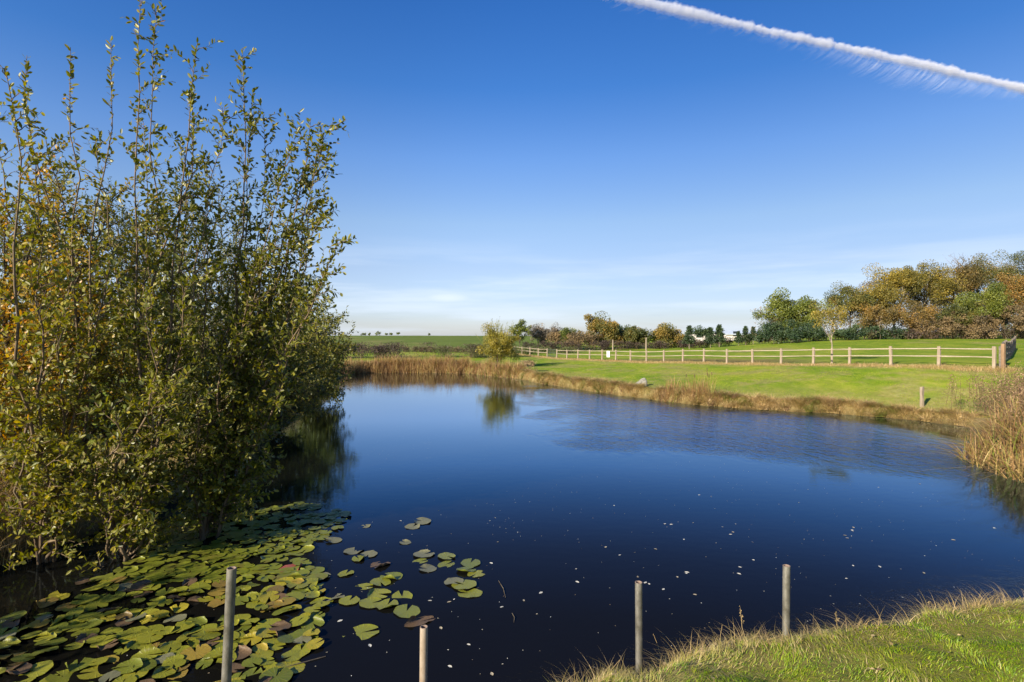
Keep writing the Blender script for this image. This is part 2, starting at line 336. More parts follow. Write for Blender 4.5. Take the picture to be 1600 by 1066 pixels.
tcn = N.new('ShaderNodeTexCoord')
def nz_(scale, det=6, rough=.6, st=(1, 1, 1), rot=0):
    mp = N.new('ShaderNodeMapping'); mp.inputs['Scale'].default_value = st; mp.inputs['Rotation'].default_value = (0, 0, rot); L.new(tcn.outputs['Object'], mp.inputs[0])
    n = N.new('ShaderNodeTexNoise'); n.inputs['Scale'].default_value = scale; n.inputs['Detail'].default_value = det; n.inputs['Roughness'].default_value = rough
    L.new(mp.outputs[0], n.inputs[0]); return n.outputs[0]
def mixc(f, a, b_):
    n = N.new('ShaderNodeMixRGB')
    if isinstance(f, (int, float)): n.inputs[0].default_value = f
    else: L.new(f, n.inputs[0])
    for i, v in ((1, a), (2, b_)):
        if isinstance(v, tuple): n.inputs[i].default_value = (*v, 1)
        else: L.new(v, n.inputs[i])
    return n.outputs[0]
def mth(op, a, b_):
    n = N.new('ShaderNodeMath'); n.operation = op; n.use_clamp = True
    for i, v in ((0, a), (1, b_)):
        if isinstance(v, (int, float)): n.inputs[i].default_value = v
        else: L.new(v, n.inputs[i])
    return n.outputs[0]
big = nz_(.28, 4, .6, (1, .45, 1), .9); mid = nz_(1.7, 5, .7, (1, .6, 1), .9); fine = nz_(14, 6, .75)
lawn = ramp(nt, big, [(.36, (.10, .19, .008)), (.5, (.20, .28, .012)), (.62, (.33, .34, .035))])
lawn2 = ramp(nt, mid, [(.36, (.09, .17, .008)), (.5, (.20, .27, .014)), (.64, (.37, .35, .06))])
lawn = mixc(.5, lawn, lawn2)
pas = mixc(.5, ramp(nt, nz_(.05, 5, .6), [(.35, (.10, .15, .018)), (.65, (.155, .20, .03))]), ramp(nt, nz_(.5, 5, .7), [(.35, (.085, .13, .018)), (.65, (.17, .20, .035))]))
c = mixc(sp.outputs[2], lawn, pas)
stc = ramp(nt, nz_(3, 6, .7), [(.3, (.20, .14, .05)), (.5, (.36, .26, .11)), (.7, (.48, .37, .18))])
c = mixc(mth('MULTIPLY', sp.outputs[0], mth('ADD', fine, .45)), c, stc)
c = mixc(sp.outputs[1], c, ramp(nt, nz_(5, 5, .7), [(.35, (.045, .028, .014)), (.6, (.12, .07, .03))]))
c = mixc(mth('MULTIPLY', fine, .3), c, (.07, .09, .012))
L.new(c, b.inputs['Base Color']); b.inputs['Roughness'].default_value = .95; b.inputs['Specular IOR Level'].default_value = .1
bp = N.new('ShaderNodeBump'); bp.inputs['Strength'].default_value = .8; bp.inputs['Distance'].default_value = .05; L.new(fine, bp.inputs['Height']); L.new(bp.outputs[0], b.inputs['Normal'])
M['ground'] = m
tag(mk('ground', np.stack([GX, GY, GZ], -1).reshape(-1, 3), [GQ], M['ground'], None, smooth=True, col=tone),
    'grassy ground with mown lawn and far pasture round the pond', 'ground', kind='structure')

# ------------------------------------------------------------------ water
m, nt, N, L, b = new_mat('pond_water')
b.inputs['Base Color'].default_value = (.0062, .0058, .0045, 1); b.inputs['Roughness'].default_value = .5; b.inputs['Specular IOR Level'].default_value = 0
gl = N.new('ShaderNodeBsdfGlossy'); gl.inputs['Roughness'].default_value = .012; gl.inputs['Color'].default_value = (.42, .66, 1, 1)
fr = N.new('ShaderNodeFresnel'); fr.inputs['IOR'].default_value = 1.33; mxw = N.new('ShaderNodeMixShader')
def gray(v): return (v, v, v)
fac = ramp(nt, fr.outputs[0], [(0, gray(.02)), (.08, gray(.05)), (.13, gray(.13)), (.20, gray(.30)), (.27, gray(.46)), (.42, gray(.70)), (.6, gray(.75)), (1, gray(.95))])
tnt = ramp(nt, fr.outputs[0], [(0, (.40, .42, .5)), (.12, (.36, .43, .55)), (.20, (.30, .52, .74)), (.27, (.40, .63, .90)), (.45, (.66, .80, .98)), (.8, (.95, .98, 1))]); L.new(tnt, gl.inputs['Color'])
L.new(fac, mxw.inputs[0]); L.new(b.outputs[0], mxw.inputs[1]); L.new(gl.outputs[0], mxw.inputs[2]); L.new(mxw.outputs[0], N['Material Output'].inputs[0])
tcn = N.new('ShaderNodeTexCoord'); spx = N.new('ShaderNodeSeparateXYZ'); L.new(tcn.outputs['Object'], spx.inputs[0])
def mr(v, a, b_, c0=0, c1=1):
    n = N.new('ShaderNodeMapRange'); n.interpolation_type = 'SMOOTHSTEP'
    for i, q in enumerate((a, b_, c0, c1)): n.inputs[i + 1].default_value = q
    L.new(v, n.inputs[0]); return n.outputs[0]
def mt(op, a, b_):
    n = N.new('ShaderNodeMath'); n.operation = op
    for i, v in ((0, a), (1, b_)):
        if isinstance(v, (int, float)): n.inputs[i].default_value = v
        else: L.new(v, n.inputs[i])
    return n.outputs[0]
soft = nz_(.55, 3, .5, (1, .35, 1)); rip = nz_(1.0, 4, .66, (2.6, 1.5, 1), .12); calm = nz_(3.2, 4, .6, (.8, 1.5, 1), .15); wob = nz_(.3, 3, .5)
yy = mt('ADD', spx.outputs[1], mt('MULTIPLY', mt('SUBTRACT', wob, .5), 3.5))
xx = spx.outputs[0]
yb = mt('ADD', yy, mt('MULTIPLY', mt('MAXIMUM', mt('SUBTRACT', xx, 5), 0), .42))
breeze = mt('MULTIPLY', mr(yb, 16.6, 20.5), mr(mt('ADD', xx, mt('MULTIPLY', mt('SUBTRACT', wob, .5), 8)), .5, 4.5))
breeze = mt('MULTIPLY', mt('MULTIPLY', breeze, mr(mt('ADD', yy, mt('MULTIPLY', xx, 1.2)), 62, 42)), mr(xx, 16.5, 12.5))
amp = mt('ADD', .05, mt('MULTIPLY', breeze, 1.6))
h = mt('ADD', mt('ADD', mt('MULTIPLY', mt('SUBTRACT', rip, .5), mt('MULTIPLY', breeze, 4.2)), mt('MULTIPLY', calm, .09)), mt('MULTIPLY', soft, .18))
bp = N.new('ShaderNodeBump'); bp.inputs['Strength'].default_value = 1; bp.inputs['Distance'].default_value = .03
L.new(h, bp.inputs['Height']); L.new(bp.outputs[0], gl.inputs['Normal'])
M['water'] = m
wx = np.linspace(-24, 26, 11); wy = np.linspace(1.5, 66, 14); WX, WY = np.meshgrid(wx, wy); wi = np.arange(WX.size).reshape(WX.shape)
tag(mk('pond_water', np.stack([WX, WY, WX * 0], -1).reshape(-1, 3), [np.stack([wi[:-1, :-1], wi[:-1, 1:], wi[1:, 1:], wi[1:, :-1]], -1).reshape(-1, 4)], m, smooth=True),
    'dark blue pond water, rippled by a breeze in the middle', 'water', kind='structure')

# ------------------------------------------------------------------ trees
def tree(name, label, x, y, H, W, th, pal, nleaf, ls, seed, group=None, nl=9, nc=48, bark='bark', up=.5, cl=.13, tb=(0, 1), trunkr=None, z=None, lean=0, shape=1.0, split=1, narrow=.6):
    rng = np.random.default_rng(seed); z = gz(x, y) if z is None else z; o = np.array([x, y, z])
    nleaf = int(nleaf * (2.0 if y > 70 else 1)); ls = ls * (.9 if y > 70 else 1); root = empty(name, tuple(o), label, 'tree' if 'shrub' not in name and 'bush' not in name else 'shrub', group)
    a = Acc(); r0 = trunkr or H * .018
    cz = (th + H) / 2; rz = (H - th) / 2; rx = W / 2
    stems = []
    for k in range(split):
        off = rng.normal(0, 1, 2) * (0 if split == 1 else rx * .45)
        P = curve3([off[0] * .15, off[1] * .15, -.1], [off[0] + lean, off[1], th + (H - th) * rng.uniform(.55, .8)], [0, 0, 0], 8, H * .008, rng)
        tube(a, P, np.linspace(r0, r0 * .25, 8) / (1 if split == 1 else 1.5), 6, .5); stems.append(P)
    ends = []
    for i in range(nl):
        P = stems[i % split]; t = rng.uniform(.3, 1); q = P[min(7, int(t * 7.99))]
        if th > .5 and q[2] < th * .8: q = P[min(7, int(7 * .8))]
        ph = i * 2.4 + rng.uniform(-.3, .3); ct = rng.uniform(-.35, .95)
        stn = math.sqrt(1 - ct * ct)
        e = np.array([rx * stn * math.cos(ph) * .85 + lean, rx * stn * math.sin(ph) * .85, cz + rz * ct * .85])
        B = curve3(q, e, [0, 0, -.05 * H * rng.uniform(0, 1)], 6, H * .008, rng); tube(a, B, np.linspace(r0 * .4, r0 * .08, 6), 4, .5)
        ends.append(e)
        for j in range(3):
            s = B[rng.integers(2, 5)]; e2 = s + (e - s) * rng.uniform(.5, 1) + rng.normal(0, 1, 3) * rx * .3
            tube(a, curve3(s, e2, [0, 0, 0], 4, H * .005, rng), np.linspace(r0 * .18, r0 * .04, 4), 3, .5); ends.append(e2)
    tr = a.mk('trunk', M[bark], root, smooth=True)
    n2 = max(0, nc - len(ends)); d = nrm(rng.normal(0, 1, (n2, 3))); rad = rng.uniform(.35, 1.02, n2) ** .6
    zz = d[:, 2] * rad
    cc = np.stack([d[:, 0] * rx * rad * (1 - (1 - narrow) * np.clip(zz, 0, 1) ** shape) + lean, d[:, 1] * rx * rad * (1 - (1 - narrow) * np.clip(zz, 0, 1) ** shape), cz + rz * zz], 1)
    cc = np.vstack([np.array(ends), cc]) if nleaf else np.array(ends)
    if nleaf:
        ci = rng.integers(0, len(cc), nleaf); ct_ = rng.uniform(tb[0], tb[1], len(cc)); cs = rng.uniform(.55, 1.35, len(cc))
        off = rng.normal(0, 1, (nleaf, 3)); off *= np.minimum(1, 1.7 / np.linalg.norm(off, axis=1))[:, None]; off *= (cs[ci] * cl * (W + H) / 2)[:, None] * np.array([1, 1, .8])
        C = cc[ci] + off; ok = C[:, 2] > .05; C = C[ok]
        D = rng.normal(0, 1, C.shape) + np.array([0, 0, .1]) + off[ok] * .3
        t = ct_[ci][ok] + rng.normal(0, .13, len(C))
        b_ = Acc(); leaves(b_, C, D, ls * rng.uniform(.7, 1.4, len(C)), ls * rng.uniform(.45, .9, len(C)), t, rng, up=up)
        b_.mk('crown', M[pal], root)
    return root
def conifer(label, x, y, H, W, th, seed, group=None, dens=1):
    rng = np.random.default_rng(seed); z = gz(x, y); root = empty('conifer', (x, y, z), label, 'tree', group)
    a = Acc(); tube(a, [[0, 0, -.1], [0, 0, H * .5], [0, 0, H]], [H * .016, H * .01, H * .003], 6, .5)
    b_ = Acc(); lv = int(16 * dens)
    for i in range(lv):
        t = i / (lv - 1) * .93; hz = th + (H - th) * t; rl = W / 2 * (1 - t) ** .8 * rng.uniform(.8, 1.1) + .04 * H * .3
        for k in range(8):
            if rng.random() < .12: continue
            ph = rng.uniform(0, 6.28); q = np.array([math.cos(ph), math.sin(ph), 0]); l = rl * rng.uniform(.6, 1.15)
            P = curve3([0, 0, hz], q * l + [0, 0, hz + l * .12], [0, 0, -l * .12], 5); tube(a, P, np.linspace(H * .004, H * .001, 5), 3, .5)
            n = int(10 + 26 * l / (W / 2)); s = rng.uniform(.12, 1.02, n); C = np.array([0, 0, hz]) + q * (l * s)[:, None] + rng.normal(0, .03 * W, (n, 3)); C[:, 2] += l * .12 * s ** 2 - l * .1 * s
            D = q[None] * .7 + rng.normal(0, .6, (n, 3)) + [0, 0, -.15]; leaves(b_, C, D, W * .11 * rng.uniform(.6, 1.3, n), W * .05, rng.uniform(0, 1, n), rng)
    a.mk('trunk', M['palebark'], root); b_.mk('crown', M['dark'], root); return root

# near sallow on the left bank: long arching shoots with alternate leaves
def shoot_tree(name, label, base_pts, tips, mat, seed, leafL, leafW, sp2, sp3, len2, len3, r0, tint, leafsp, bark='twig', six=True, start=.18, droop=0, group=None, cat='tree', drop=0, up2=.08, side=0):
    rng = np.random.default_rng(seed); o = np.array([base_pts[0][0], base_pts[0][1], gz(base_pts[0][0], base_pts[0][1])])
    root = empty(name, tuple(o), label, cat, group)
    small = Acc(); C = []; D = []; T = []
    def put(P, sp, spread=.75, tb=0):
        seg = np.linalg.norm(np.diff(P, axis=0), axis=1); Ls = seg.sum(); n = max(2, int(Ls / sp)); u = (np.arange(n) + rng.uniform(0, .6, n)) / n
        u = np.clip(u, 0, 1) * (len(P) - 1); i = np.minimum(u.astype(int), len(P) - 2); f = (u - i)[:, None]
        c = P[i] * (1 - f) + P[i + 1] * f; tg = nrm(P[i + 1] - P[i]); q = rng.normal(0, 1, (n, 3)); q = nrm(q - (q * tg).sum(1, keepdims=True) * tg)
        keep = rng.random(n) > drop
        C.append(c[keep]); D.append((tg * spread + q * 1.0 + [0, 0, .1 - droop])[keep]); T.append((tb + rng.normal(0, .16, n))[keep])
    for bi, tip, bul, tb, ls_ in tips:
        p0 = np.array([base_pts[bi][0], base_pts[bi][1], gz(*base_pts[bi]) - .1]) + rng.normal(0, .08, 3) * [1, 1, 0]
        P = curve3(p0, tip, bul, 14, .035, rng); tq = np.linspace(0, 1, 14)[:, None]; P = P + np.sin(np.pi * tq) * np.sin(tq * rng.uniform(5, 9) + rng.uniform(0, 6)) * np.array([rng.normal(0, .16), rng.normal(0, .16), .03]); Lm = np.linalg.norm(np.diff(P, axis=0), axis=1).sum()
        st = Acc(); tube(st, P, r0 * np.linspace(1, .12, 14) * rng.uniform(.7, 1.15), 7, .5); st.mk('stem', M[bark], root, rel=o, smooth=True)
        Pf = np.stack([np.interp(np.linspace(0, 13, 60), np.arange(14), P[:, k]) for k in range(3)], 1)
        put(Pf[52:], leafsp, tb=tb + tint)
        n2 = int(Lm / sp2)
        for k in range(n2):
            t = start + (1 - start) * (k + rng.random()) / n2; i = min(58, int(t * 59)); q = Pf[i]; tg = nrm(Pf[i + 1] - Pf[i])
            r = rng.normal(0, 1, 3); r = nrm(r - (r * tg).sum() * tg); d = nrm(tg * rng.uniform(.4, 1.0) + r * .8 + np.array([side, 0, up2 - droop * (1 - t)]))
            l2 = len2 * (1.05 - t * .72) * rng.uniform(.5, 1.2) * ls_
            e = q + d * l2; B = curve3(q, e, rng.normal(0, .06, 3) * l2 + [0, 0, .05 * l2], 6, .008, rng); tube(small, B, r0 * np.linspace(.26, .08, 6), 4, .5)
            put(B[1:], leafsp * 1.3, tb=tb + tint)
            for j in range(int(l2 / sp3)):
                s = rng.uniform(.15, 1) * 5; ii = min(4, int(s)); q3 = B[ii] + (B[ii + 1] - B[ii]) * (s - ii); r = rng.normal(0, 1, 3)
                d3 = nrm(d * .7 + nrm(r) * .8 + [0, 0, .15 - droop]); l3 = len3 * rng.uniform(.4, 1.2)
                B3 = curve3(q3, q3 + d3 * l3, rng.normal(0, .05, 3) * l3, 4); tube(small, B3, r0 * np.linspace(.09, .045, 4), 3, .5); put(B3, leafsp, tb=tb + tint)
    small.mk('branches', M[bark], root, rel=o)['kind'] = 'stuff'
    C = np.vstack(C); D = np.vstack(D); T = np.concatenate(T); n = len(C)
    ok = C[:, 2] > .04; C, D, T = C[ok], D[ok], T[ok]; n = len(C)
    lf = Acc(); leaves(lf, C, D, leafL * rng.uniform(.6, 1.25, n), leafW * rng.uniform(.7, 1.2, n), T, rng, six=six, up=.3)
    lf.mk('crown', M[mat], root, rel=o); return root, n

sal = []
def tp(bi, x, y, d, bz=.2, bx=0, tb=0, ls_=1.0): sal.append((bi, px(x, y, d), np.array([bx, 0, bz]), tb, ls_))
BP = [(-6.6, 9.6), (-7.6, 9.2), (-5.9, 10.6), (-8.2, 11.5)]
for x_, y_, d_, bi_, bz_, bx_, l_ in [
    (222, -6, 9.0, 0, -.1, .35, .5), (247, 12, 9.3, 0, -.1, .3, .45), (310, 66, 9.2, 0, -.1, .35, .45), (380, 76, 9.6, 2, -.25, .45, .75), (352, 165, 9.4, 0, -.1, .2, .8), (412, 178, 9.8, 2, -.1, .2, .9), (396, 140, 9.9, 2, -.2, .4, .6), (300, 140, 9.4, 0, -.1, .3, .8), (486, 186, 10.0, 2, -.1, .3, .9), (455, 225, 9.7, 2, 0, .2, 1.0),
    (522, 188, 9.8, 2, .1, 0, 1.0), (505, 232, 9.9, 2, .2, 0, 1.0), (530, 372, 9.3, 2, .45, .0, .85), (508, 330, 9.8, 2, .3, 0, .9), (470, 262, 10.2, 2, .1, .1, .9), (440, 330, 9.6, 2, .2, 0, .9), (515, 415, 9.6, 2, .5, 0, .9),
    (175, 62, 9.0, 1, -.1, .6, .3), (112, 75, 8.6, 1, -.1, .5, .35), (44, 88, 8.4, 1, 0, .3, .3), (10, 106, 7.6, 1, .1, .2, .7), (150, 215, 9.3, 3, 0, .5, .9), (70, 200, 9.6, 3, 0, .4, .8), (-30, 160, 9.0, 3, .1, .1, .9),
    (285, 215, 9.6, 0, 0, .3, .8), (225, 190, 10, 0, 0, .3, .7), (330, 290, 9.6, 2, .1, .1, 1.0), (240, 300, 9.0, 0, .1, .1, 1.0), (400, 420, 9.6, 2, .3, 0, 1.0), (470, 450, 9.9, 2, .5, 0, 1.0), (300, 420, 8.8, 0, .3, 0, 1.0), (180, 380, 8.6, 1, .2, 0, 1.0),
    (370, 520, 9.2, 2, .6, 0, .9), (230, 470, 8.4, 0, .4, 0, 1.0), (60, 330, 8.0, 1, .2, 0, 1.0), (100, 480, 8.2, 1, .3, 0, 1.0), (310, 620, 9.0, 2, .6, 0, .9), (260, 600, 8.4, 0, .6, 0, 1.0), (180, 640, 8.3, 0, .5, 0, 1.0), (275, 700, 9.0, 2, .5, 0, .8),
    (235, 755, 8.8, 0, .5, 0, .8), (170, 770, 8.6, 0, .4, 0, .9), (90, 700, 8.3, 1, .4, 0, 1.0), (30, 610, 8.4, 1, .4, 0, 1.0), (215, 805, 9.0, 0, .3, 0, .7), (110, 805, 8.6, 1, .3, 0, .8), (20, 790, 8.4, 1, .3, 0, .8), (-60, 720, 8.4, 3, .3, 0, .9),
    (-120, 300, 9.0, 3, .2, 0, 1.1), (-250, 420, 9.0, 3, .2, 0, 1.1), (-180, 560, 8.0, 3, .3, 0, 1.1)]:
    sal.append((bi_, px(x_, y_, d_), np.array([bx_, 0, bz_]), .12 if x_ < 140 else (.04 if x_ < 300 else -.02), l_))
_, nlf = shoot_tree('sallow_tree', 'tall many-stemmed sallow with arching green shoots, nearest on the left bank', BP, sal, 'sallow', 5, .100, .045, .185, .14, .95, .34, .034, .45, .041, side=.24)
print('sallow leaves', nlf)
# yellowing alder-like tree at the left edge, behind the sallow
tps = []
for i, (x, y, d, tb) in enumerate([(58, 240, 11.5, .2), (120, 330, 11.5, .2), (10, 320, 11.2, .3), (180, 300, 12, .1), (95, 290, 12.5, .1), (-40, 350, 11, .3), (230, 380, 12.5, 0), (60, 420, 10.6, .3), (150, 480, 11, .2), (-10, 500, 10.6, .3), (250, 520, 12, .1), (100, 560, 11, .2), (300, 330, 13, 0), (340, 450, 13, 0)]):
    tps.append((i % 3, px(x, y, d - 1.7), np.array([0, 0, .2]), tb, 1.0))
_, nlf = shoot_tree('yellowing_tree', 'slender tree with yellow and orange leaves at the left edge', [(-8.9, 9.7), (-8.4, 10.6), (-9.3, 10.5)], tps, 'birch', 6, .075, .055, .18, .12, 1.2, .4, .045, .45, .045, 'bark', False, .25)
print(nlf)
# row of willows going away along the left bank
def willow(label, bx, by, tipl, seed, tint, mat='willow', L_=.07, W_=.028, s=1.0, r0=.05):
    _, n = shoot_tree('willow_tree', label, [(bx, by), (bx + .5, by + .6), (bx - .6, by + .5)], [(i % 3, px(*t[:3]), np.array([0, 0, .5]), 0, 1.0) for i, t in enumerate(tipl + [(a_ - 7 - 9 * (k_ % 2), b_ + 14 + 10 * (k_ % 3), c_) for k_, (a_, b_, c_) in enumerate(tipl)])], mat, seed, L_ * s, W_ * s, .20, .15, 1.5, .5, r0, tint, .06 * s, 'bark', False, .12, group='willows along the left bank')
    print(n)
willow('round dark-topped willow behind the sallow, on the left bank', -9.6, 16.5, [(250, 310, 17), (300, 270, 17), (350, 290, 17), (390, 330, 17), (420, 380, 16.5), (440, 440, 16.5), (280, 380, 15), (350, 400, 15), (400, 470, 15.5), (440, 520, 16), (330, 500, 15), (260, 480, 15), (380, 560, 15.5), (430, 590, 16.5), (310, 600, 15), (200, 330, 17), (220, 430, 16), (350, 650, 15.5), (160, 300, 17), (120, 380, 16.5), (150, 480, 16), (200, 560, 15.5)], 21, .34, 'willow', .095, .05, 1.0)
willow('yellow-green rounded willow at the back left behind the sallow stems', -14, 16.5, [(100, 270, 17), (50, 290, 17), (0, 320, 17), (140, 320, 17), (180, 400, 17), (80, 380, 16), (20, 430, 16), (120, 470, 16), (60, 520, 16), (0, 560, 16), (160, 560, 16), (100, 620, 15.5), (210, 480, 17), (30, 650, 15)], 24, .6, 'willow', .10, .055, 1.1)
willow('middle willow with olive leaves, second along the left bank', -10.6, 23, [(400, 395, 23), (440, 415, 23), (470, 430, 22), (500, 450, 22), (430, 470, 21), (470, 500, 21), (505, 520, 21.5), (440, 560, 20.5), (480, 590, 21), (400, 500, 21), (420, 620, 21), (500, 610, 22), (370, 430, 23), (460, 640, 21), (515, 570, 22)], 22, .5, 'willow', .12, .05, 1.2)
willow('farthest willow of the left bank with grey-green top and yellow skirt', -12.6, 33, [(475, 440, 33), (500, 445, 32), (520, 470, 31), (535, 490, 31), (540, 520, 30), (500, 500, 29), (520, 550, 29.5), (538, 560, 30), (480, 540, 29), (500, 590, 29), (525, 600, 30), (470, 600, 29), (535, 610, 31), (450, 460, 33), (548, 545, 31)], 23, .5, 'willow', .14, .06, 1.35)
_, n = shoot_tree('yellow_shrub', 'low yellow-leaved shrub hanging over the water below the willows', [(-9.3, 21.6), (-9.7, 23.2)], [(i % 2, px(*t), np.array([0, 0, .4]), 0, 1.0) for i, t in enumerate([(450, 590, 20), (490, 600, 20.5), (520, 625, 21), (500, 640, 20.5), (470, 650, 20), (440, 620, 19.5), (530, 600, 22), (425, 600, 20)])], 'willow', 31, .08, .035, .16, .14, .7, .35, .03, .85, .045, 'bark', False, .1, cat='shrub')

shoot_tree('sallow_shrub', 'low sallow shrub on the left bank nearest the camera, beside the mat of pads', [(-9.3, 4.4), (-9.6, 3.4)], [(i % 2, np.array(t, float), np.array([0, 0, .3]), 0, 1.0) for i, t in enumerate([(-8.8, 4.8, 2.6), (-9.2, 3.4, 2.8), (-8.4, 4.1, 2.2), (-9.6, 5.2, 2.7), (-8.3, 3.2, 2.0), (-9.9, 4.2, 3.0), (-8.5, 5.4, 1.8), (-9.2, 2.6, 2.3), (-10.4, 3.6, 2.6)])], 'sallow', 32, .1, .045, .2, .14, .8, .3, .03, .5, .045, 'bark', False, .1, cat='shrub')
# background trees
TG = 'trees along the far hedge'; WG = 'trees of the wood on the right'; CG = 'young conifers by the far hedge'
def T_(name, label, x, ytop, wpx, d, pal, nleaf, ls, seed, yb=None, **k):
    X = (x - 800) / F * d; g = gz(X, d); H = EYE - (ytop - 528) / F * d - g
    return tree(name, label, X, d, H, wpx / F * d, k.pop('th', H * .2), pal, nleaf, ls, seed, z=g, **k)
T_('pond_willow_tree', 'bushy yellow-green willow alone on the far shore of the pond', 778, 512, 44, 56, 'willow', 15000, .11, 41, th=.3, nc=60, nl=14, split=5, tb=(.6, 1.0), cl=.085, bark='twig', narrow=.55)
a = Acc(); rng = np.random.default_rng(42); o = np.array([-1.3, 56, gz(-1.3, 56)])
for k in range(150):
    ph = rng.uniform(0, 6.28); r = rng.uniform(0, 1.5); z0 = rng.uniform(.8, 3.4); p = np.array([r * math.cos(ph), r * math.sin(ph), z0]); e = p + [rng.normal(0, .25) + p[0] * .25, p[1] * .2, rng.uniform(.9, 1.7)]
    tube(a, curve3(p, e, [0, 0, 0], 4, .02, rng), [.012, .01, .007, .004], 3); n = 16; t = rng.uniform(.1, 1, n)[:, None]
    leaves(a, p + (e - p) * t, (e - p)[None] + rng.normal(0, .5, (n, 3)), .11, .04, rng.uniform(.1, .6, n), rng)
M['pale_willow'] = leaf_mat('pale_willow_leaf', [(0, (.12, .13, .03)), (.5, (.28, .27, .06)), (1, (.46, .36, .08))], .5, .35)
a.mk('upright_shoots', M['pale_willow'], bpy.data.objects['pond_willow_tree'])
T_('dead_shrub', 'small brown dead shrub on the shore right of the lone willow', 826, 563, 18, 49.5, 'weed', 900, .07, 43, th=.1, nc=20, nl=10, bark='twig')
T_('bare_tree', 'small dark thin tree just right of the lone willow', 812, 503, 24, 108, 'green', 1500, .26, 44, nl=12, nc=20, cl=.08, group=TG)
T_('bare_tree', 'grey half-bare tree, leftmost of the far hedge row', 840, 510, 24, 112, 'grey', 3200, .2, 45, nl=14, cl=.1, group=TG, bark='palebark')
T_('bare_tree', 'grey half-bare tree, second of the far hedge row', 861, 511, 26, 112, 'grey', 3000, .2, 46, nl=14, cl=.1, group=TG, bark='palebark')
T_('round_tree', 'small red-brown tree between the grey trees and the dark green one', 868, 518, 18, 108, 'brown', 1800, .24, 47, group=TG)
T_('round_tree', 'dark green rounded tree right of the two grey trees', 887, 514, 24, 108, 'green', 3500, .26, 48, group=TG)
T_('broad_shrub', 'low brown bushy growth left of the orange oak', 908, 524, 44, 104, 'brown', 2600, .24, 49, th=.2, group=TG)
T_('oak_tree', 'largest orange-brown oak of the far hedge row', 941, 504, 50, 106, 'olive', 8000, .27, 50, group=TG, tb=(.3, 1), th=1.0)
T_('round_tree', 'dark blue-green tree pressed against the right side of the orange oak', 962, 511, 26, 112, 'dark', 2600, .27, 51, group=TG)
T_('round_tree', 'green tree between the orange oak and the green-brown dome', 976, 513, 24, 108, 'green', 3000, .27, 52, group=TG)
T_('round_tree', 'green and brown domed tree left of the tall wooden pole', 993, 516, 34, 104, 'olive', 4500, .26, 53, group=TG, tb=(0, .75), th=.6)
T_('oak_tree', 'domed golden-brown oak right of the tall wooden pole', 1039, 516, 42, 104, 'olive', 6000, .26, 54, group=TG, tb=(.35, 1), th=.6)
T_('broad_shrub', 'low brown bushes right of the golden-brown oak', 1062, 528, 26, 104, 'brown', 1400, .24, 55, th=.2, group=TG)
T_('round_tree', 'low dark flat-topped tree between the first conifers', 1098, 520, 20, 112, 'dark', 1600, .26, 56, th=2.5, group=TG)
for (x, yt, wp, lab, sd) in [(1077, 508, 20, 'slim conifer on a bare trunk, leftmost of the young conifers', 1), (1110, 511, 19, 'conifer on a pale trunk, left of the pair', 2), (1124, 507, 22, 'wide conifer, right of the pair', 3),
                             (1154, 517, 15, 'shortest conifer, left of the group of three', 4), (1165, 509, 16, 'middle conifer of the group of three', 5), (1177, 510, 15, 'right conifer of the group of three', 6)]:
    d = 93; X = (x - 800) / F * d; g = gz(X, d); H = EYE - (yt - 528) / F * d - g; conifer(lab, X, d, H, wp / F * d * 1.1, H * .26, 60 + sd, CG)
T_('round_tree', 'dark low evergreen bushes between the conifers and the big mottled tree', 1192, 520, 22, 90, 'dark', 1800, .24, 57, th=.2, group=TG)
T_('mottled_tree', 'large lone tree with mottled green and brown crown left of the wood', 1238, 468, 76, 88, 'green', 11000, .25, 58, tb=(.25, .95), th=1.2, cl=.095, nl=14, nc=60, bark='palebark')
for i, (x, yt, wp, lab) in enumerate([(1208, 508, 30, 'dark evergreen shrub under the left side of the mottled tree'), (1236, 513, 34, 'dark evergreen shrub under the middle of the mottled tree'), (1268, 507, 34, 'dark evergreen shrub right of the mottled tree'),
                                      (1325, 515, 40, 'dark evergreen shrub behind the young fence tree'), (1363, 508, 26, 'pointed dark evergreen shrub at the foot of the wood'), (1392, 519, 40, 'low dark evergreen shrub right of the pointed one'), (1430, 517, 26, 'small green holly-like shrub under the golden trees')]):
    T_('evergreen_shrub', lab, x, yt, wp, 81 - (i % 2), 'dark' if i < 6 else 'green', 2600, .2, 70 + i, th=.1, nc=30, group='evergreen shrubs at the foot of the trees', split=2)
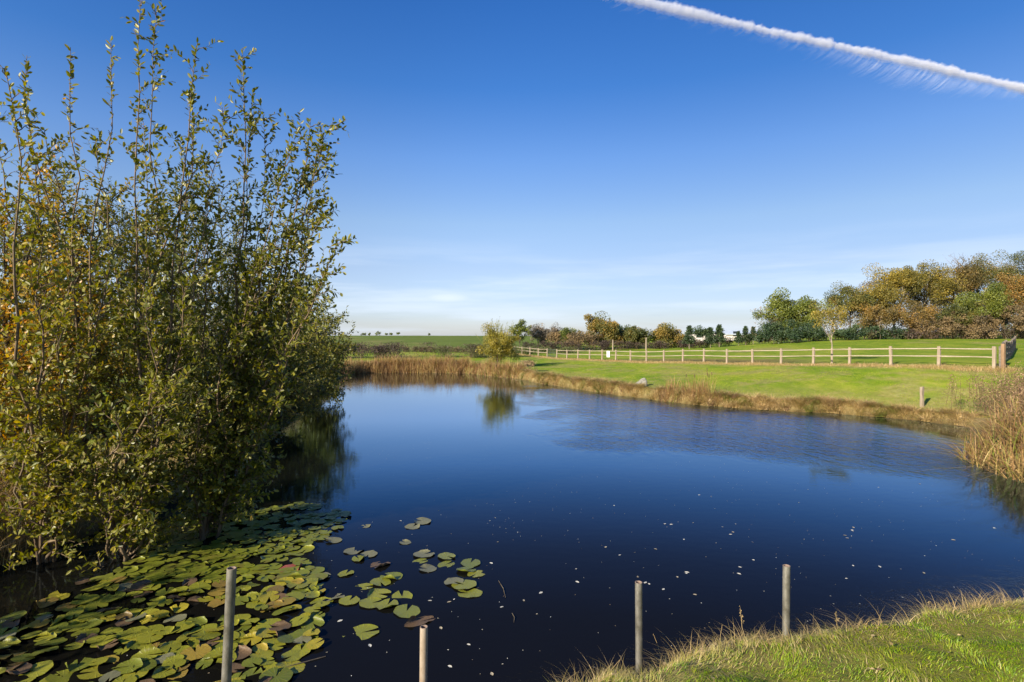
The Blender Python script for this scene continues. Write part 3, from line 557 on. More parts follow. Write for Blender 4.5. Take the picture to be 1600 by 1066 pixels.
wood = [(1328, 448, 62, 86, 'olive', 9000, 'tree with open green-gold crown at the left end of the wood', (.1, .8), 2), (1365, 440, 46, 90, 'brown', 5000, 'red-brown tree behind the left end of the wood', (.2, .9), 1.5),
        (1398, 418, 60, 84, 'gold', 11000, 'tall golden tree with drooping crown, left of the two in the wood', (.1, .8), 3), (1445, 411, 62, 86, 'gold', 11000, 'tall golden tree with drooping crown, right of the two in the wood', (0, .65), 3),
        (1488, 412, 60, 90, 'orange', 9000, 'russet tree beside the golden ones in the wood', (0, .6), 3), (1528, 410, 60, 92, 'olive', 9000, 'brown-green tree under the bare twigs in the wood', (.1, .8), 3),
        (1425, 470, 60, 80, 'orange', 4500, 'lower rust-coloured tree in front of the golden pair', (.0, .8), 1), (1375, 480, 50, 80, 'orange', 3600, 'low pinkish-brown tree at the left foot of the wood', (.1, .7), 1),
        (1540, 452, 70, 78, 'green', 9000, 'bright green bushy tree at the front of the wood', (.2, 1), .5), (1490, 476, 50, 78, 'olive', 5000, 'olive bushy tree in front of the russet one', (0, .7), .5),
        (1592, 425, 60, 82, 'orange', 8000, 'orange tree at the right edge of the wood', (.3, 1), 1), (1596, 392, 56, 92, 'olive', 8000, 'tallest dark olive tree at the right edge behind the orange one', (0, .5), 3),
        (1580, 480, 60, 76, 'brown', 4500, 'dark brown thicket at the right edge of the wood', (.1, .7), .3), (1640, 430, 80, 80, 'olive', 6000, 'olive tree cut by the right edge of the picture', (.1, .7), 1),
        (1462, 500, 60, 78, 'brown', 3600, 'low brown bramble thicket under the golden trees', (.2, .9), .1), (1520, 505, 70, 77, 'brown', 3600, 'low brown bramble thicket under the green bushy tree', (.1, .8), .1)]
for i, (x, yt, wp, d, pal, nlv, lab, tb, th) in enumerate(wood):
    T_('woodland_tree', lab, x, yt, wp, d, pal, nlv, .2, 80 + i, th=th, tb=tb, nc=64, nl=12, cl=.085, group=WG, bark='palebark' if i in (2, 3, 6, 7) else 'bark', split=1 if i < 8 else 3, narrow=.7)
for x, yt, sd, lab in [(1515, 393, 120, 'bare purple-grey tree top rising above the wood, left one'), (1568, 398, 121, 'bare purple-grey tree top rising above the wood, right one')]:
    d = 94; X = (x - 800) / F * d; g = gz(X, d); rng = np.random.default_rng(sd); root = empty('bare_woodland_tree', (X, d, g), lab, 'tree', WG)
    a = Acc(); H = EYE - (yt - 528) / F * d - g; tube(a, [[0, 0, 0], [0, 0, H * .6]], [.2, .1], 6)
    a.mk('trunk', M['bark'], root); a = Acc()
    for k in range(150):
        ph = rng.uniform(0, 6.28); l = rng.uniform(1.2, 4.4); q = np.array([math.cos(ph) * .8, math.sin(ph) * .8, rng.uniform(.5, 1.2)]); q = nrm(q); p = np.array([0, 0, H * rng.uniform(.5, .75)])
        e = p + q * l * 1.05; e[2] = min(e[2], H); B = curve3(p, e, [0, 0, .2], 5, .08, rng); tube(a, B, [.04, .03, .02, .014, .01], 3)
        for j in range(4):
            s = B[rng.integers(1, 5)]; tube(a, curve3(s, s + rng.normal(0, .45, 3) + q * .4, [0, 0, 0], 3), [.014, .01, .006], 3)
    a.mk('twigs', M['twig'], root)
# young tree right behind the fence
T_('young_tree', 'young sparse tree with golden leaves right behind the fence', 1300, 474, 46, 38.4, 'gold', 2200, .10, 130, th=1.6, nc=34, nl=10, cl=.07, bark='palebark', tb=(.15, .75), trunkr=.05)
yt = bpy.data.objects['young_tree']; a = Acc(); tube(a, [[0, 0, 0], [0, 0, 1.05]], [.075, .07], 10); a.mk('tree_guard', M['wood'], yt)
# tiny far shrubs on the skyline
for i, (x, h_, w_) in enumerate([(568, 3, 5), (577, 2.5, 3), (590, 3, 10), (603, 2.2, 3), (611, 3, 3), (622, 3.4, 4), (671, 1.4, 3)]):
    d = 296; X = (x - 800) / F * d; tree('skyline_shrub', ['dark shrub on the skyline field, leftmost', 'second dark shrub on the skyline field from the left', 'longest dark shrub on the skyline field', 'tiny shrub right of the longest skyline one', 'tiny shrub left of the tallest skyline one', 'tallest dark shrub on the skyline field', 'lone low shrub on the skyline far right of the others'][i],
                                    X, d, h_ * .34 + .6, w_ * .36, .1, 'green', 260, .35, 140 + i, 'shrubs on the skyline', nl=4, nc=12)

# hedges
def hedge(label, pts, h, dpt, n, mat, ls, seed, tb=(0, 1), group='field hedges'):
    rng = np.random.default_rng(seed); pts = np.array(pts, float); seg = np.r_[0, np.cumsum(np.linalg.norm(np.diff(pts, axis=0), axis=1))]
    m0 = pts.mean(0); root = empty('hedge', (m0[0], m0[1], gz(*m0)), label, 'hedge', group); o = np.array([m0[0], m0[1], gz(*m0)])
    nl_ = int(seg[-1] / (dpt * .5)) + 2; u = rng.uniform(0, seg[-1], nl_); cx = np.interp(u, seg, pts[:, 0]) + rng.normal(0, dpt * .3, nl_); cy = np.interp(u, seg, pts[:, 1]) + rng.normal(0, dpt * .3, nl_)
    hh = h * (.7 + .5 * rng.random(nl_)); tt = rng.uniform(*tb, nl_); tt = np.where(rng.random(nl_) < .5, vnoise(u, u * 0, .12, seed) * (tb[1] - tb[0]) + tb[0], tt); i = rng.integers(0, nl_, n)
    C = np.stack([cx[i] + rng.normal(0, dpt * .35, n), cy[i] + rng.normal(0, dpt * .35, n), np.zeros(n)], 1)
    C[:, 2] = ground(C[:, 0], C[:, 1]) + hh[i] * rng.random(n) ** .6
    a = Acc(); leaves(a, C, rng.normal(0, 1, (n, 3)) + [0, 0, .3], ls * rng.uniform(.6, 1.4, n), ls * .6, tt[i] + rng.normal(0, .15, n), rng); a.mk('crown', M[mat], root, rel=o)
    s = Acc()
    for k in range(int(seg[-1] / 1.2)):
        p = np.array([cx[k % nl_], cy[k % nl_], 0]); p[2] = gz(p[0], p[1]) - .05
        for j in range(3): tube(s, curve3(p, p + [rng.normal(0, .4), rng.normal(0, .3), h * rng.uniform(.8, 1.25)], [0, 0, 0], 4, .05, rng), [.03, .022, .015, .008], 3)
    s.mk('stems', M['twig'], root, rel=o)['kind'] = 'stuff'
hedge('purple-brown bramble hedge behind the far reeds', [(-24, 72), (-17, 73), (-10, 73.5)], 1.75, 1.8, 9000, 'hedge', .15, 200, (0, .55))
hedge('green bramble hedge between the purple-brown hedge and the lone willow', [(-10, 73.5), (-5, 74.5), (.5, 76)], 1.6, 1.8, 7500, 'hedge', .15, 201, (.45, 1))
hedge('thin dark hedge line at the foot of the left pasture', [(-30, 84), (-14, 84.5), (2, 86)], .75, .7, 7000, 'brown', .15, 202, (0, .5))
hedge('clipped brown hedge under the far trees, left stretch', [(2, 100), (12, 101), (22, 101)], 1.55, 1.0, 9000, 'hedge', .17, 203, (0, .5))
hedge('clipped brown hedge under the far trees, stretch behind the conifers', [(22, 101), (30, 99), (40, 96)], 1.2, 1.0, 8000, 'hedge', .17, 204, (0, .6))
hedge('green hedge beyond the gate', [(1, 84), (5, 86), (9.5, 88)], .8, 1.2, 4000, 'hedge', .15, 205, (.7, 1))
hedge('dark hedge bottom along the edge of the wood', [(40, 90), (46, 82), (56, 77), (66, 76), (80, 78)], 1.3, 1.2, 9000, 'hedge', .18, 206, (0, .8))

hedge('rust-brown undergrowth filling the foot of the wood behind the shrubs', [(40, 90), (50, 86), (66, 86), (88, 88)], 5.0, 2.6, 18000, 'brown', .22, 207, (0, .9))
# low pale building glimpsed behind the conifers
def building(label, x, d, wd, hh, dp, rh):
    X = (x - 800) / F * d; g = gz(X, d); root = empty('farm_building', (X, d, g), label, 'building', 'buildings behind the conifers')
    w2, d2 = wd / 2, dp / 2
    V = [(-w2, -d2, 0), (w2, -d2, 0), (w2, d2, 0), (-w2, d2, 0), (-w2, -d2, hh), (w2, -d2, hh), (w2, d2, hh), (-w2, d2, hh), (-w2, 0, hh + rh), (w2, 0, hh + rh)]
    mk('wall', V, [[(0, 1, 5, 4), (1, 2, 6, 5), (2, 3, 7, 6), (3, 0, 4, 7)], [(4, 8, 7), (5, 6, 9)]], M['wall'], root)
    e = .3; V = []
    for s in (-1, 1):
        V += [(-w2 - e, s * (d2 + e), hh - .1), (w2 + e, s * (d2 + e), hh - .1), (w2 + e, 0, hh + rh + .05), (-w2 - e, 0, hh + rh + .05), (-w2 - e, s * (d2 + e), hh + .05), (w2 + e, s * (d2 + e), hh + .05), (w2 + e, 0, hh + rh + .2), (-w2 - e, 0, hh + rh + .2)]
    Q = []
    for k in (0, 8): Q += [(k, k + 1, k + 5, k + 4), (k + 4, k + 5, k + 6, k + 7), (k, k + 3, k + 7, k + 4), (k + 1, k + 2, k + 6, k + 5), (k, k + 1, k + 2, k + 3)]
    mk('roof', V, [Q], M['roof'], root)
    for k in range(3):
        xx = -w2 + wd * (k + .5) / 3; mk('window', [(xx - .5, -d2 - .03, .9), (xx + .5, -d2 - .03, .9), (xx + .5, -d2 - .03, 1.9), (xx - .5, -d2 - .03, 1.9)], [[(0, 1, 2, 3)]], M['window'], root)
building('low pinkish farm building glimpsed between the pair of conifers', 1103, 120, 7, 1.9, 5, .7)
building('low building with pale blue roof glimpsed under the group of three conifers', 1168, 118, 11, 1.3, 6, .7)

# ------------------------------------------------------------------ fence
def boxmesh(name, sx, sy, sz, mat, seed=0, bev=.012, chamfer=0, segs=4, wob=.004):
    """timber along z, from 0 to sz, a bit uneven"""
    rng = np.random.default_rng(seed); bm = bmesh.new(); bmesh.ops.create_cube(bm, size=1)
    for v in bm.verts: v.co = Vector((v.co.x * sx, v.co.y * sy, (v.co.z + .5) * sz))
    if chamfer:
        for v in bm.verts:
            if v.co.z > sz * .5 and v.co.y > 0: v.co.z -= chamfer
    ed = [e for e in bm.edges if abs(e.verts[0].co.z - e.verts[1].co.z) > sz * .5]; bmesh.ops.subdivide_edges(bm, edges=ed, cuts=segs)
    for v in bm.verts: v.co.x += rng.normal(0, wob); v.co.y += rng.normal(0, wob)
    bmesh.ops.bevel(bm, geom=[e for e in bm.edges if e.calc_face_angle(0) > .8], offset=bev, segments=1, affect='EDGES')
    me = bpy.data.meshes.new(name); bm.to_mesh(me); bm.free(); me.materials.append(M[mat]); return me
def inst(name, me, loc, rot, parent):
    o = bpy.data.objects.new(name, me); COL.objects.link(o); o.parent = parent; o.location = loc; o.rotation_euler = rot; return o
def run_fence(root, o, pts, posts, rails, zs, skip=(), rng=None, ph=1.15, sl=None):
    prev = None
    for i, (x, y) in enumerate(pts):
        g = gz(x, y); ang = math.atan2(pts[-1][1] - pts[0][1], pts[-1][0] - pts[0][0])
        inst('post', posts[i % len(posts)], (x - o[0], y - o[1], g - .25 - o[2] + rng.uniform(-.02, .03)), (rng.normal(0, .012), rng.normal(0, .012), ang), root)
        if prev is not None and (i - 1) not in skip:
            (x0, y0, g0) = prev; Ln = math.dist((x0, y0), (x, y)); pit = math.atan2(g - g0, Ln)
            for k, zz in enumerate(zs):
                # rail mesh runs along +z; turn it to lie along the bay, on the camera side of the posts
                dv = Vector((x - x0, y - y0, g - g0)); nv = Vector((dv.y, -dv.x, 0)).normalized() * (.0 if True else 0)
                q = dv.to_track_quat('Z', 'Y'); r = inst('rail', rails[(i + k) % len(rails)], (x0 - o[0] + nv.x, y0 - o[1] + nv.y, g0 + zz - o[2]), q.to_euler(), root); r.scale.z = dv.length / sl
        prev = (x, y, g)
rng = np.random.default_rng(300)
SLn = math.hypot(FSX, FSY)
posts = [boxmesh('post', .15, .13, 1.42, 'wood', s, .015, .03) for s in range(4)]
rails = [boxmesh('rail', .135, .06, SLn, 'rail', 10 + s, .012, 0, 5, .006) for s in range(4)]
def fp(n): return (FX0 + n * FSX, FY0 + n * FSY)
o = np.array([*fp(17), gz(*fp(17))]); fence_root = empty('post_and_rail_fence', tuple(o), 'pale timber post and rail fence along the lawn from the gate to the corner', 'fence')
run_fence(fence_root, o, [fp(n) for n in range(-1, 18)], posts, rails, (1.02, .60), rng=rng, sl=SLn)
o2 = np.array([*fp(-2), gz(*fp(-2))]); fr2 = empty('post_and_rail_fence', tuple(o2), 'short far stretch of pale timber fence between the lone willow and the gate', 'fence')
run_fence(fr2, o2, [fp(n) for n in range(-9, -1)], posts, rails, (1.02, .60), rng=rng, sl=SLn)
# dark gate in the gap
g0, g1 = fp(-2), fp(-1); gt = empty('field_gate', (g0[0], g0[1], gz(*g0)), 'dark narrow gate with upright bars in the fence gap', 'gate')
dv = np.array([g1[0] - g0[0], g1[1] - g0[1], gz(*g1) - gz(*g0)])
for k, zz in enumerate((.25, .65, 1.05)):
    a = Acc(); tube(a, [dv * .06 + [0, 0, zz], dv * .94 + [0, 0, zz]], .03, 6, cap=True); a.mk('rail', M['netting'], gt)
for k in range(7):
    a = Acc(); p = dv * (.06 + .88 * k / 6); tube(a, [p + [0, 0, .08], p + [0, 0, 1.15]], .022, 6, cap=True); a.mk('bar', M['netting'], gt)
# hinge post and the darker timber fence running off to the right
p17 = np.array(fp(17)); hp = np.array([p17[0] + .42, p17[1] + .1])
dk = [boxmesh('post', .14, .14, 1.4, 'darkwood', 30 + s, .015, .03) for s in range(2)]; dr = [boxmesh('rail', .10, .05, 3.4, 'darkwood', 34 + s) for s in range(2)]
o3 = np.array([hp[0], hp[1], gz(*hp)]); fr3 = empty('dark_fence', tuple(o3), 'dark three-rail fence leading away from the corner on the right edge', 'fence')
st = [hp + np.array([2.3, 2.5]) * k for k in range(9)]
run_fence(fr3, o3, [tuple(p) for p in st], dk, dr, (1.05, .68, .3), rng=rng, sl=3.4)
cp = empty('corner_post', (hp[0] - .14, hp[1] - .32, gz(*hp)), 'orange-brown square corner post standing beside the end of the pale fence', 'post')
inst('post', boxmesh('post', .15, .15, 1.5, 'rust', 40, .012, .0), (0, 0, -.25), (0, 0, .4), cp)
for zz in (.42, .72, 1.02):
    inst('bracket', bpy.data.meshes.get('bracket') or boxmesh('bracket', .12, .10, .12, 'netting', 41, .01, 0, 1, .0), (.12, .02, zz), (0, 0, .4), cp)
# white sign on the fence
sx, sy = (FX0 + 3.55 * FSX, FY0 + 3.55 * FSY); sg = empty('fence_sign', (sx - .12, sy - .06, gz(sx, sy) + .42), 'small blank-looking white sign fixed to the fence rails', 'sign', rz=math.atan2(FSY, FSX))
bm = bmesh.new(); bmesh.ops.create_cube(bm, size=1, matrix=Matrix.Translation((0, -.04, .33)) @ Matrix.Diagonal((.55, .02, .66, 1))); bmesh.ops.bevel(bm, geom=bm.edges[:], offset=.006, segments=1, affect='EDGES')
me = bpy.data.meshes.new('board'); bm.to_mesh(me); bm.free(); me.materials.append(M['white']); inst('board', me, (0, 0, 0), (0, 0, 0), sg)
# two bare poles by the hedge, stakes
def pole(name, label, x, d, y1, y0, r, mat='wood', grp=None):
    X = (x - 800) / F * d; g = gz(X, d); H = EYE - (y1 - 528) / F * d - g; a = Acc(); tube(a, [[0, 0, -.1], [.01, 0, H * .5], [.03, 0, H]], [r, r * .93, r * .85], 8, cap=True)
    q = a.mk(name, M[mat], None, rel=(0, 0, 0), smooth=False); q.location = (X, d, g); tag(q, label, 'post', grp)
pole('wooden_pole', 'short pale pole standing in front of the far hedge under the orange oak', 957.5, 97, 531, 548, .12)
pole('wooden_pole', 'taller pale pole standing by the far hedge left of the golden-brown oak', 1009.5, 97, 527.5, 548, .13)
pole('white_post', 'white post half hidden behind the right side of the lone willow', 794, 100, 537, 548, .09, 'white')
# stake on the lawn edge
stx, sty = px(1441, 633, 25.9)[:2]; q = bpy.data.objects.new('wooden_stake', boxmesh('wooden_stake', .15, .12, 1.05, 'wood', 50, .015, .04)); COL.objects.link(q)
q.location = (stx, sty, gz(stx, sty) - .12); q.rotation_euler = (.02, -.03, .3); tag(q, 'short square timber stake on the lawn edge before the reeds', 'stake')
# rock
rng = np.random.default_rng(60); bm = bmesh.new(); bmesh.ops.create_icosphere(bm, subdivisions=3, radius=1)
for v in bm.verts:
    n_ = 1 + .22 * math.sin(v.co.x * 3.1 + 1) * math.cos(v.co.y * 2.7) + rng.normal(0, .02); v.co = Vector((v.co.x * .42 * n_ + .05 * v.co.z, v.co.y * .3 * n_, v.co.z * .26 * n_ * (1.2 + .5 * v.co.x)))
me = bpy.data.meshes.new('rock'); bm.to_mesh(me); bm.free(); me.materials.append(M['rock']); q = bpy.data.objects.new('rock', me); COL.objects.link(q)
rx_, ry_ = px(1002, 604, 35.6)[:2]; q.location = (rx_, ry_, gz(rx_, ry_) + .12); tag(q, 'grey boulder on the lawn edge above the water', 'rock')

# ------------------------------------------------------------------ near pipes
def pipe(label, xt, yt, d, Lp, r=.024, lx=0, ly=0, mat='pipe'):
    top = px(xt, yt, d); k = 24; zs = np.linspace(-Lp, 0, 10); a = np.arange(k) * 2 * np.pi / k
    V = []
    for z in zs: V.append(np.stack([r * np.cos(a), r * np.sin(a), np.full(k, z)], 1))
    ri = r * .76
    V.append(np.stack([r * .97 * np.cos(a), r * .97 * np.sin(a), np.full(k, .002)], 1)); V.append(np.stack([ri * np.cos(a), ri * np.sin(a), np.full(k, .002)], 1)); V.append(np.stack([ri * np.cos(a), ri * np.sin(a), np.full(k, -.25)], 1))
    V = np.concatenate(V); m_ = len(V) // k; i = np.arange(m_ - 1)[:, None] * k; j = np.arange(k)[None]; j2 = (j + 1) % k
    Q = np.stack([i + j, i + j2, i + k + j2, i + k + j], -1).reshape(-1, 4)
    root = empty('metal_pipe', tuple(top - np.array([0, 0, 0])), label, 'pipe', 'metal pipes driven in along the near bank'); root.rotation_euler = (ly, lx, 0)
    mk('tube', V, [Q[:9 * k]], M[mat], root, smooth=True); mk('rim', V, [Q[9 * k:]], M['pipein'], root, smooth=True)
pipe('grey galvanised pipe leaning over the lily pads, leftmost', 361, 889, 2.9, 1.5, .0235, R(2.9), 0)
pipe('short tan pipe low at the bottom edge, its rusty open top by the dead leaf', 662, 981, 3.55, .9, .0245, R(.8), R(1), 'pipetan')
pipe('shorter pipe of the two on the grassy bank, rising from a straw tuft', 998.5, 911, 3.85, .62, .0245, R(-.6), R(1))
pipe('taller pipe of the two on the grassy bank', 1230, 885, 3.93, .62, .0245, R(.3), 0, 'pipe')

# ------------------------------------------------------------------ grass
rng = np.random.default_rng(400)
def scatter(n, x0, x1, y0, y1, cond=None):
    X = rng.uniform(x0, x1, n); Y = rng.uniform(y0, y1, n); ok = np.ones(n, bool)
    if cond is not None: ok = cond(X, Y)
    return X[ok], Y[ok]
# near bank
def vis(X, Y): return (Y > 1.0) & (np.abs(X) < Y * .95 + .6) & (sdist(X, Y) > .02)
X, Y = scatter(420000, -3.2, 9, 2.4, 8.2, vis); Z = ground(X, Y)
ok = (Z > .35) & ((EYE - Z) / Y < .66); X, Y, Z = X[ok], Y[ok], Z[ok]
kp = vnoise(X, Y, 6.5, 25) + rng.random(len(X)) * .5 > .42; X, Y, Z = X[kp], Y[kp], Z[kp]; X, Y, Z = X[:150000], Y[:150000], Z[:150000]
s = sdist(X, Y); ed = 1 - sm(s, .45, 1.05 + .5 * vnoise(X, Y, 1.3, 21)); cl = vnoise(X, Y, 4.5, 22); c2 = vnoise(X, Y, 1.2, 23)
strawy = np.clip(ed * .85 + (c2 > .72) * .2 + .06, 0, 1); isst = rng.random(len(X)) < strawy * .85
L_ = np.where(isst, rng.uniform(.035, .10, len(X)), rng.uniform(.022, .05, len(X)) * (.6 + .9 * cl)); 
tint = np.where(isst, rng.uniform(.66, .95, len(X)), np.clip(.14 + .32 * c2 + .2 * cl + rng.normal(0, .13, len(X)), 0, .66))
azg = vnoise(X, Y, 2.2, 24) * 12.6 + rng.normal(0, .75, len(X))
a = Acc(); blades(a, np.stack([X, Y, Z - .005], 1), L_, np.where(isst, .0035, .0045), rng.uniform(.35, 1.5, len(X)) + isst * .3, tint, rng, 2, az=azg)
print('near grass', len(X)); tag(a.mk('near_bank_grass', M['grass']), 'bright green grass fringed with straw on the near bank, bottom right', 'grass', kind='stuff')
# longer straw tufts at the lip of the near bank
a = Acc()
tufts = [(1.0 + rng.normal(0, .06), 3.95, 60) for _ in range(2)] + [(4.3, 5.0, 140), (3.7, 4.75, 100), (4.8, 5.25, 140), (.75, 3.85, 60), (-.7, 3.45, 22), (-.62, 3.5, 22), (2.15, 4.15, 40), (1.75, 4.05, 50), (.5, 3.75, 70), (.25, 3.7, 60), (2.9, 4.4, 70), (3.3, 4.6, 70), (5.4, 5.6, 140), (6.1, 5.95, 140)]
for t_ in range(110):
    u = rng.random(); q = np.array([.1, 3.62]) + u * np.array([5.6, 2.15]); q[1] = np.interp(q[0], [-.3, .7, 1.9, 3.3, 5, 6.8], [3.45, 3.85, 4.1, 4.42, 5.1, 6.0]) + rng.normal(0, .12); tufts.append((q[0], q[1], rng.integers(25, 70)))
for x, y, n in tufts:
    P = np.stack([x + rng.normal(0, .07, n), y + rng.normal(0, .07, n), np.zeros(n)], 1); P[:, 2] = ground(P[:, 0], P[:, 1]) - .01
    blades(a, P, rng.uniform(.07, .21, n), .0036, rng.uniform(.5, 1.9, n), rng.uniform(.25, .95, n), rng, 4)
tag(a.mk('straw_tufts', M['straw']), 'long straw-coloured tufts along the lip of the near bank', 'grass', kind='stuff')
# thin dead stems and litter on the near bank
a = Acc()
for x, y in [(.25, 3.75), (.45, 3.85), (.55, 3.8), (.95, 3.95), (1.08, 4.0), (.82, 3.9), (1.75, 4.15), (2.45, 4.3), (2.5, 4.32), (-.62, 3.45), (-.75, 3.42), (-.55, 3.5), (3.6, 4.75), (4.6, 5.2), (5.0, 5.35), (.15, 3.7), (1.5, 4.1)]:
    z = gz(x, y); h_ = rng.uniform(.16, .36); e = np.array([x + rng.normal(0, .09), y + rng.normal(0, .05), z + h_]); P = curve3([x, y, z - .02], e, [rng.normal(0, .03), 0, .02], 6, .004, rng); tube(a, P, [.0022, .002, .002, .0017, .0014, .001], 4, .7)
    if rng.random() < .5: n = 26; t = rng.uniform(.72, 1.02, n)[:, None]; leaves(a, P[0] + (P[-1] - P[0]) * t + rng.normal(0, .006, (n, 3)), rng.normal(0, 1, (n, 3)) + [0, 0, .8], .014, .005, rng.uniform(.3, .8, n), rng)
n = 130; X, Y = scatter(n, .3, 5.5, 3.0, 5.2, vis); n = len(X); leaves(a, np.stack([X, Y, ground(X, Y) + .035], 1), np.stack([rng.normal(0, 1, n), rng.normal(0, 1, n), rng.normal(0, .2, n)], 1), rng.uniform(.02, .05, n), .022, rng.uniform(.5, 1, n), rng, up=2)
tag(a.mk('dead_stems', M['straw']), 'thin dead stems and fallen bits of leaf on the near bank', 'dead stems', kind='stuff')
# lawn on the right bank: sparse short blades so that it does not read as a flat sheet
X, Y = scatter(230000, 1, 30, 22, 62, lambda X, Y: (sdist(X, Y) > .35) & (fence_side(X, Y)[0] < -.2))
keep = rng.random(len(X)) < np.clip(30 / Y, .3, 1) ** 1.5; X, Y = X[keep][:80000], Y[keep][:80000]; Z = ground(X, Y); n = len(X); c1 = vnoise(X, Y, .35, 31); c2 = vnoise(X, Y, 1.5, 32)
a = Acc(); blades(a, np.stack([X, Y, Z], 1), rng.uniform(.03, .07, n) * (.6 + c2), .013, rng.uniform(.3, 1.2, n), np.clip(.1 + .35 * c1 + .35 * c2 + rng.normal(0, .1, n), 0, .72), rng, 1)
tag(a.mk('lawn_grass', M['grass']), 'short mown grass of the lawn between the pond and the fence', 'grass', kind='stuff')
# straw under the fence
n = 26000; u = rng.uniform(-8, 17.4, n); off = rng.normal(-.25, .33, n); L0 = math.hypot(FSX, FSY); X = FX0 + u * FSX + off * -FSY / L0 * 1; Y = FY0 + u * FSY + off * FSX / L0
Z = ground(X, Y); cl = vnoise(u * 3, u * 0, 1.1, 33); a = Acc(); blades(a, np.stack([X, Y, Z], 1), rng.uniform(.08, .26, n) * (.5 + cl), .014, rng.uniform(.3, 1.3, n), rng.uniform(.25, .9, n), rng, 2)
tag(a.mk('fence_line_grass', M['straw']), 'dry pale grass left uncut along the foot of the fence', 'grass', kind='stuff')
# shaggy bank around the pond
PC = np.vstack([POND, POND[:1]]); PS = np.r_[0, np.cumsum(np.linalg.norm(np.diff(PC, axis=0), axis=1))]
def shore(n, s0, s1, off_lo, off_hi, fn=None):
    u = rng.uniform(s0, s1, n); x = np.interp(u, PS, PC[:, 0]); y = np.interp(u, PS, PC[:, 1]); x2 = np.interp(u + .05, PS, PC[:, 0]); y2 = np.interp(u + .05, PS, PC[:, 1])
    t = nrm(np.stack([x2 - x, y2 - y], 1)); nn = np.stack([-t[:, 1], t[:, 0]], 1)   # polygon runs clockwise: this points outwards
    of = rng.uniform(off_lo, off_hi, n); return x + nn[:, 0] * of, y + nn[:, 1] * of, u, nn
def s_at(x, y): return PS[np.argmin((PC[:, 0] - x) ** 2 + (PC[:, 1] - y) ** 2)]
s_a, s_b = s_at(-2.4, 54), s_at(18.6, 22.6)
X, Y, u, nn = shore(30000, s_a, s_b, -.02, .95); Z = ground(X, Y); ok = Z > -.02; X, Y, Z, u, nn = X[ok], Y[ok], Z[ok], u[ok], nn[ok]; n = len(X)
c1 = vnoise(u, u * 0, .55, 41); c2 = vnoise(u, u * 0, 1.9, 42); s = sdist(X, Y)
azb = np.arctan2(-nn[:, 1], -nn[:, 0]) + rng.normal(0, .8, n)
a = Acc(); blades(a, np.stack([X, Y, Z], 1), rng.uniform(.12, .42, n) * (.45 + .9 * c2) * (1 - .55 * sm(s, .3, .95)), .014, rng.uniform(.5, 1.5, n), np.clip(.0 + .8 * c1 + .15 * c2 + rng.normal(0, .15, n), 0, .88), rng, 3, az=azb)
tx, ty, tu, tn = shore(330, s_a, s_b, .0, .7)
for x, y, q_ in zip(tx, ty, tn):
    if vnoise(np.array([x]), np.array([y]), .45, 77)[0] < .3: continue
    nb = rng.integers(60, 170); ph = rng.uniform(0, 6.28, nb); rr_ = .16 * rng.random(nb) ** .5; sz = rng.uniform(.7, 1.25); tt = rng.choice([.05, .4, .6, .75, .97], p=[.2, .25, .25, .2, .1])
    P = np.stack([x + rr_ * np.cos(ph), y + rr_ * np.sin(ph), np.zeros(nb)], 1); P[:, 2] = np.maximum(ground(P[:, 0], P[:, 1]), 0) + .02
    blades(a, P, sz * rng.uniform(.22, .5, nb), .017, rng.uniform(.5, 1.7, nb), np.clip(tt + rng.normal(0, .12, nb), 0, 1), rng, 4, az=ph + rng.normal(0, .5, nb) * 1.0)
tag(a.mk('shaggy_bank_grass', M['straw']), 'shaggy tan grass hanging over the right bank of the pond', 'grass', kind='stuff')
# left bank undergrowth
s_c, s_d = s_at(-8.6, 5.5), s_at(-15.5, 50)
X, Y, u, nn = shore(26000, s_c, s_d, .0, 2.6); Z = ground(X, Y); ok = Z > -.02; X, Y, Z = X[ok], Y[ok], Z[ok]; n = len(X)
a = Acc(); blades(a, np.stack([X, Y, Z], 1), rng.uniform(.15, .65, n), .014, rng.uniform(.3, 1.3, n), rng.uniform(0, 1, n) ** 1.3, rng, 3)
tag(a.mk('left_bank_grass', M['straw']), 'rank dry grass under the trees on the left bank', 'grass', kind='stuff')
X, Y = scatter(1800, -9.6, -8.0, 8.2, 10.2, lambda X, Y: sdist(X, Y) > -.1); n = len(X)
a = Acc(); blades(a, np.stack([X, Y, ground(X, Y)], 1), rng.uniform(.5, 1.15, n), .012, rng.uniform(.1, 1.0, n), rng.uniform(.35, .85, n), rng, 4)
tag(a.mk('tall_dry_grass', M['straw']), 'tall dry golden grass at the water edge under the left trees', 'grass', kind='stuff')

# ------------------------------------------------------------------ reeds
def reed_patch(name, label, X, Y, hlo, hhi, wd, seed, greens=.1, lean=(.05, .8), segs=4, zoff=0, heads=0):
    r = np.random.default_rng(seed); n = len(X); cl = vnoise(X, Y, 1.6, seed); a = Acc(); Z = np.maximum(ground(X, Y), -.25) + zoff
    t = np.clip(r.normal(.5, .17, n) + (cl - .5) * .5, 0, .78); g = r.random(n) < greens; t = np.where(g, r.uniform(.86, 1, n), t)
    blades(a, np.stack([X, Y, Z], 1), r.uniform(hlo, hhi, n) * (.62 + .55 * cl), wd * r.uniform(.6, 1.3, n), r.uniform(*lean, n) ** 1.3 + (r.random(n) < .15) * .7, t, r, segs)
    for k in range(heads):
        i = r.integers(0, n); p = np.array([X[i], Y[i], Z[i]]); hh = hhi * r.uniform(.75, 1.08); e = p + [r.normal(0, .15), r.normal(0, .15), hh]
        tube(a, [p, e], [.006, .005], 3, .6); tube(a, [e - [0, 0, .2], e - [0, 0, .17], e - [0, 0, .04], e], [.008, .018, .018, .006], 6, .05)
    return tag(a.mk(name, M['reed']), label, 'reeds', kind='stuff')
s1_, s2_ = s_at(-16.6, 58.3), s_at(-5.2, 58.6)
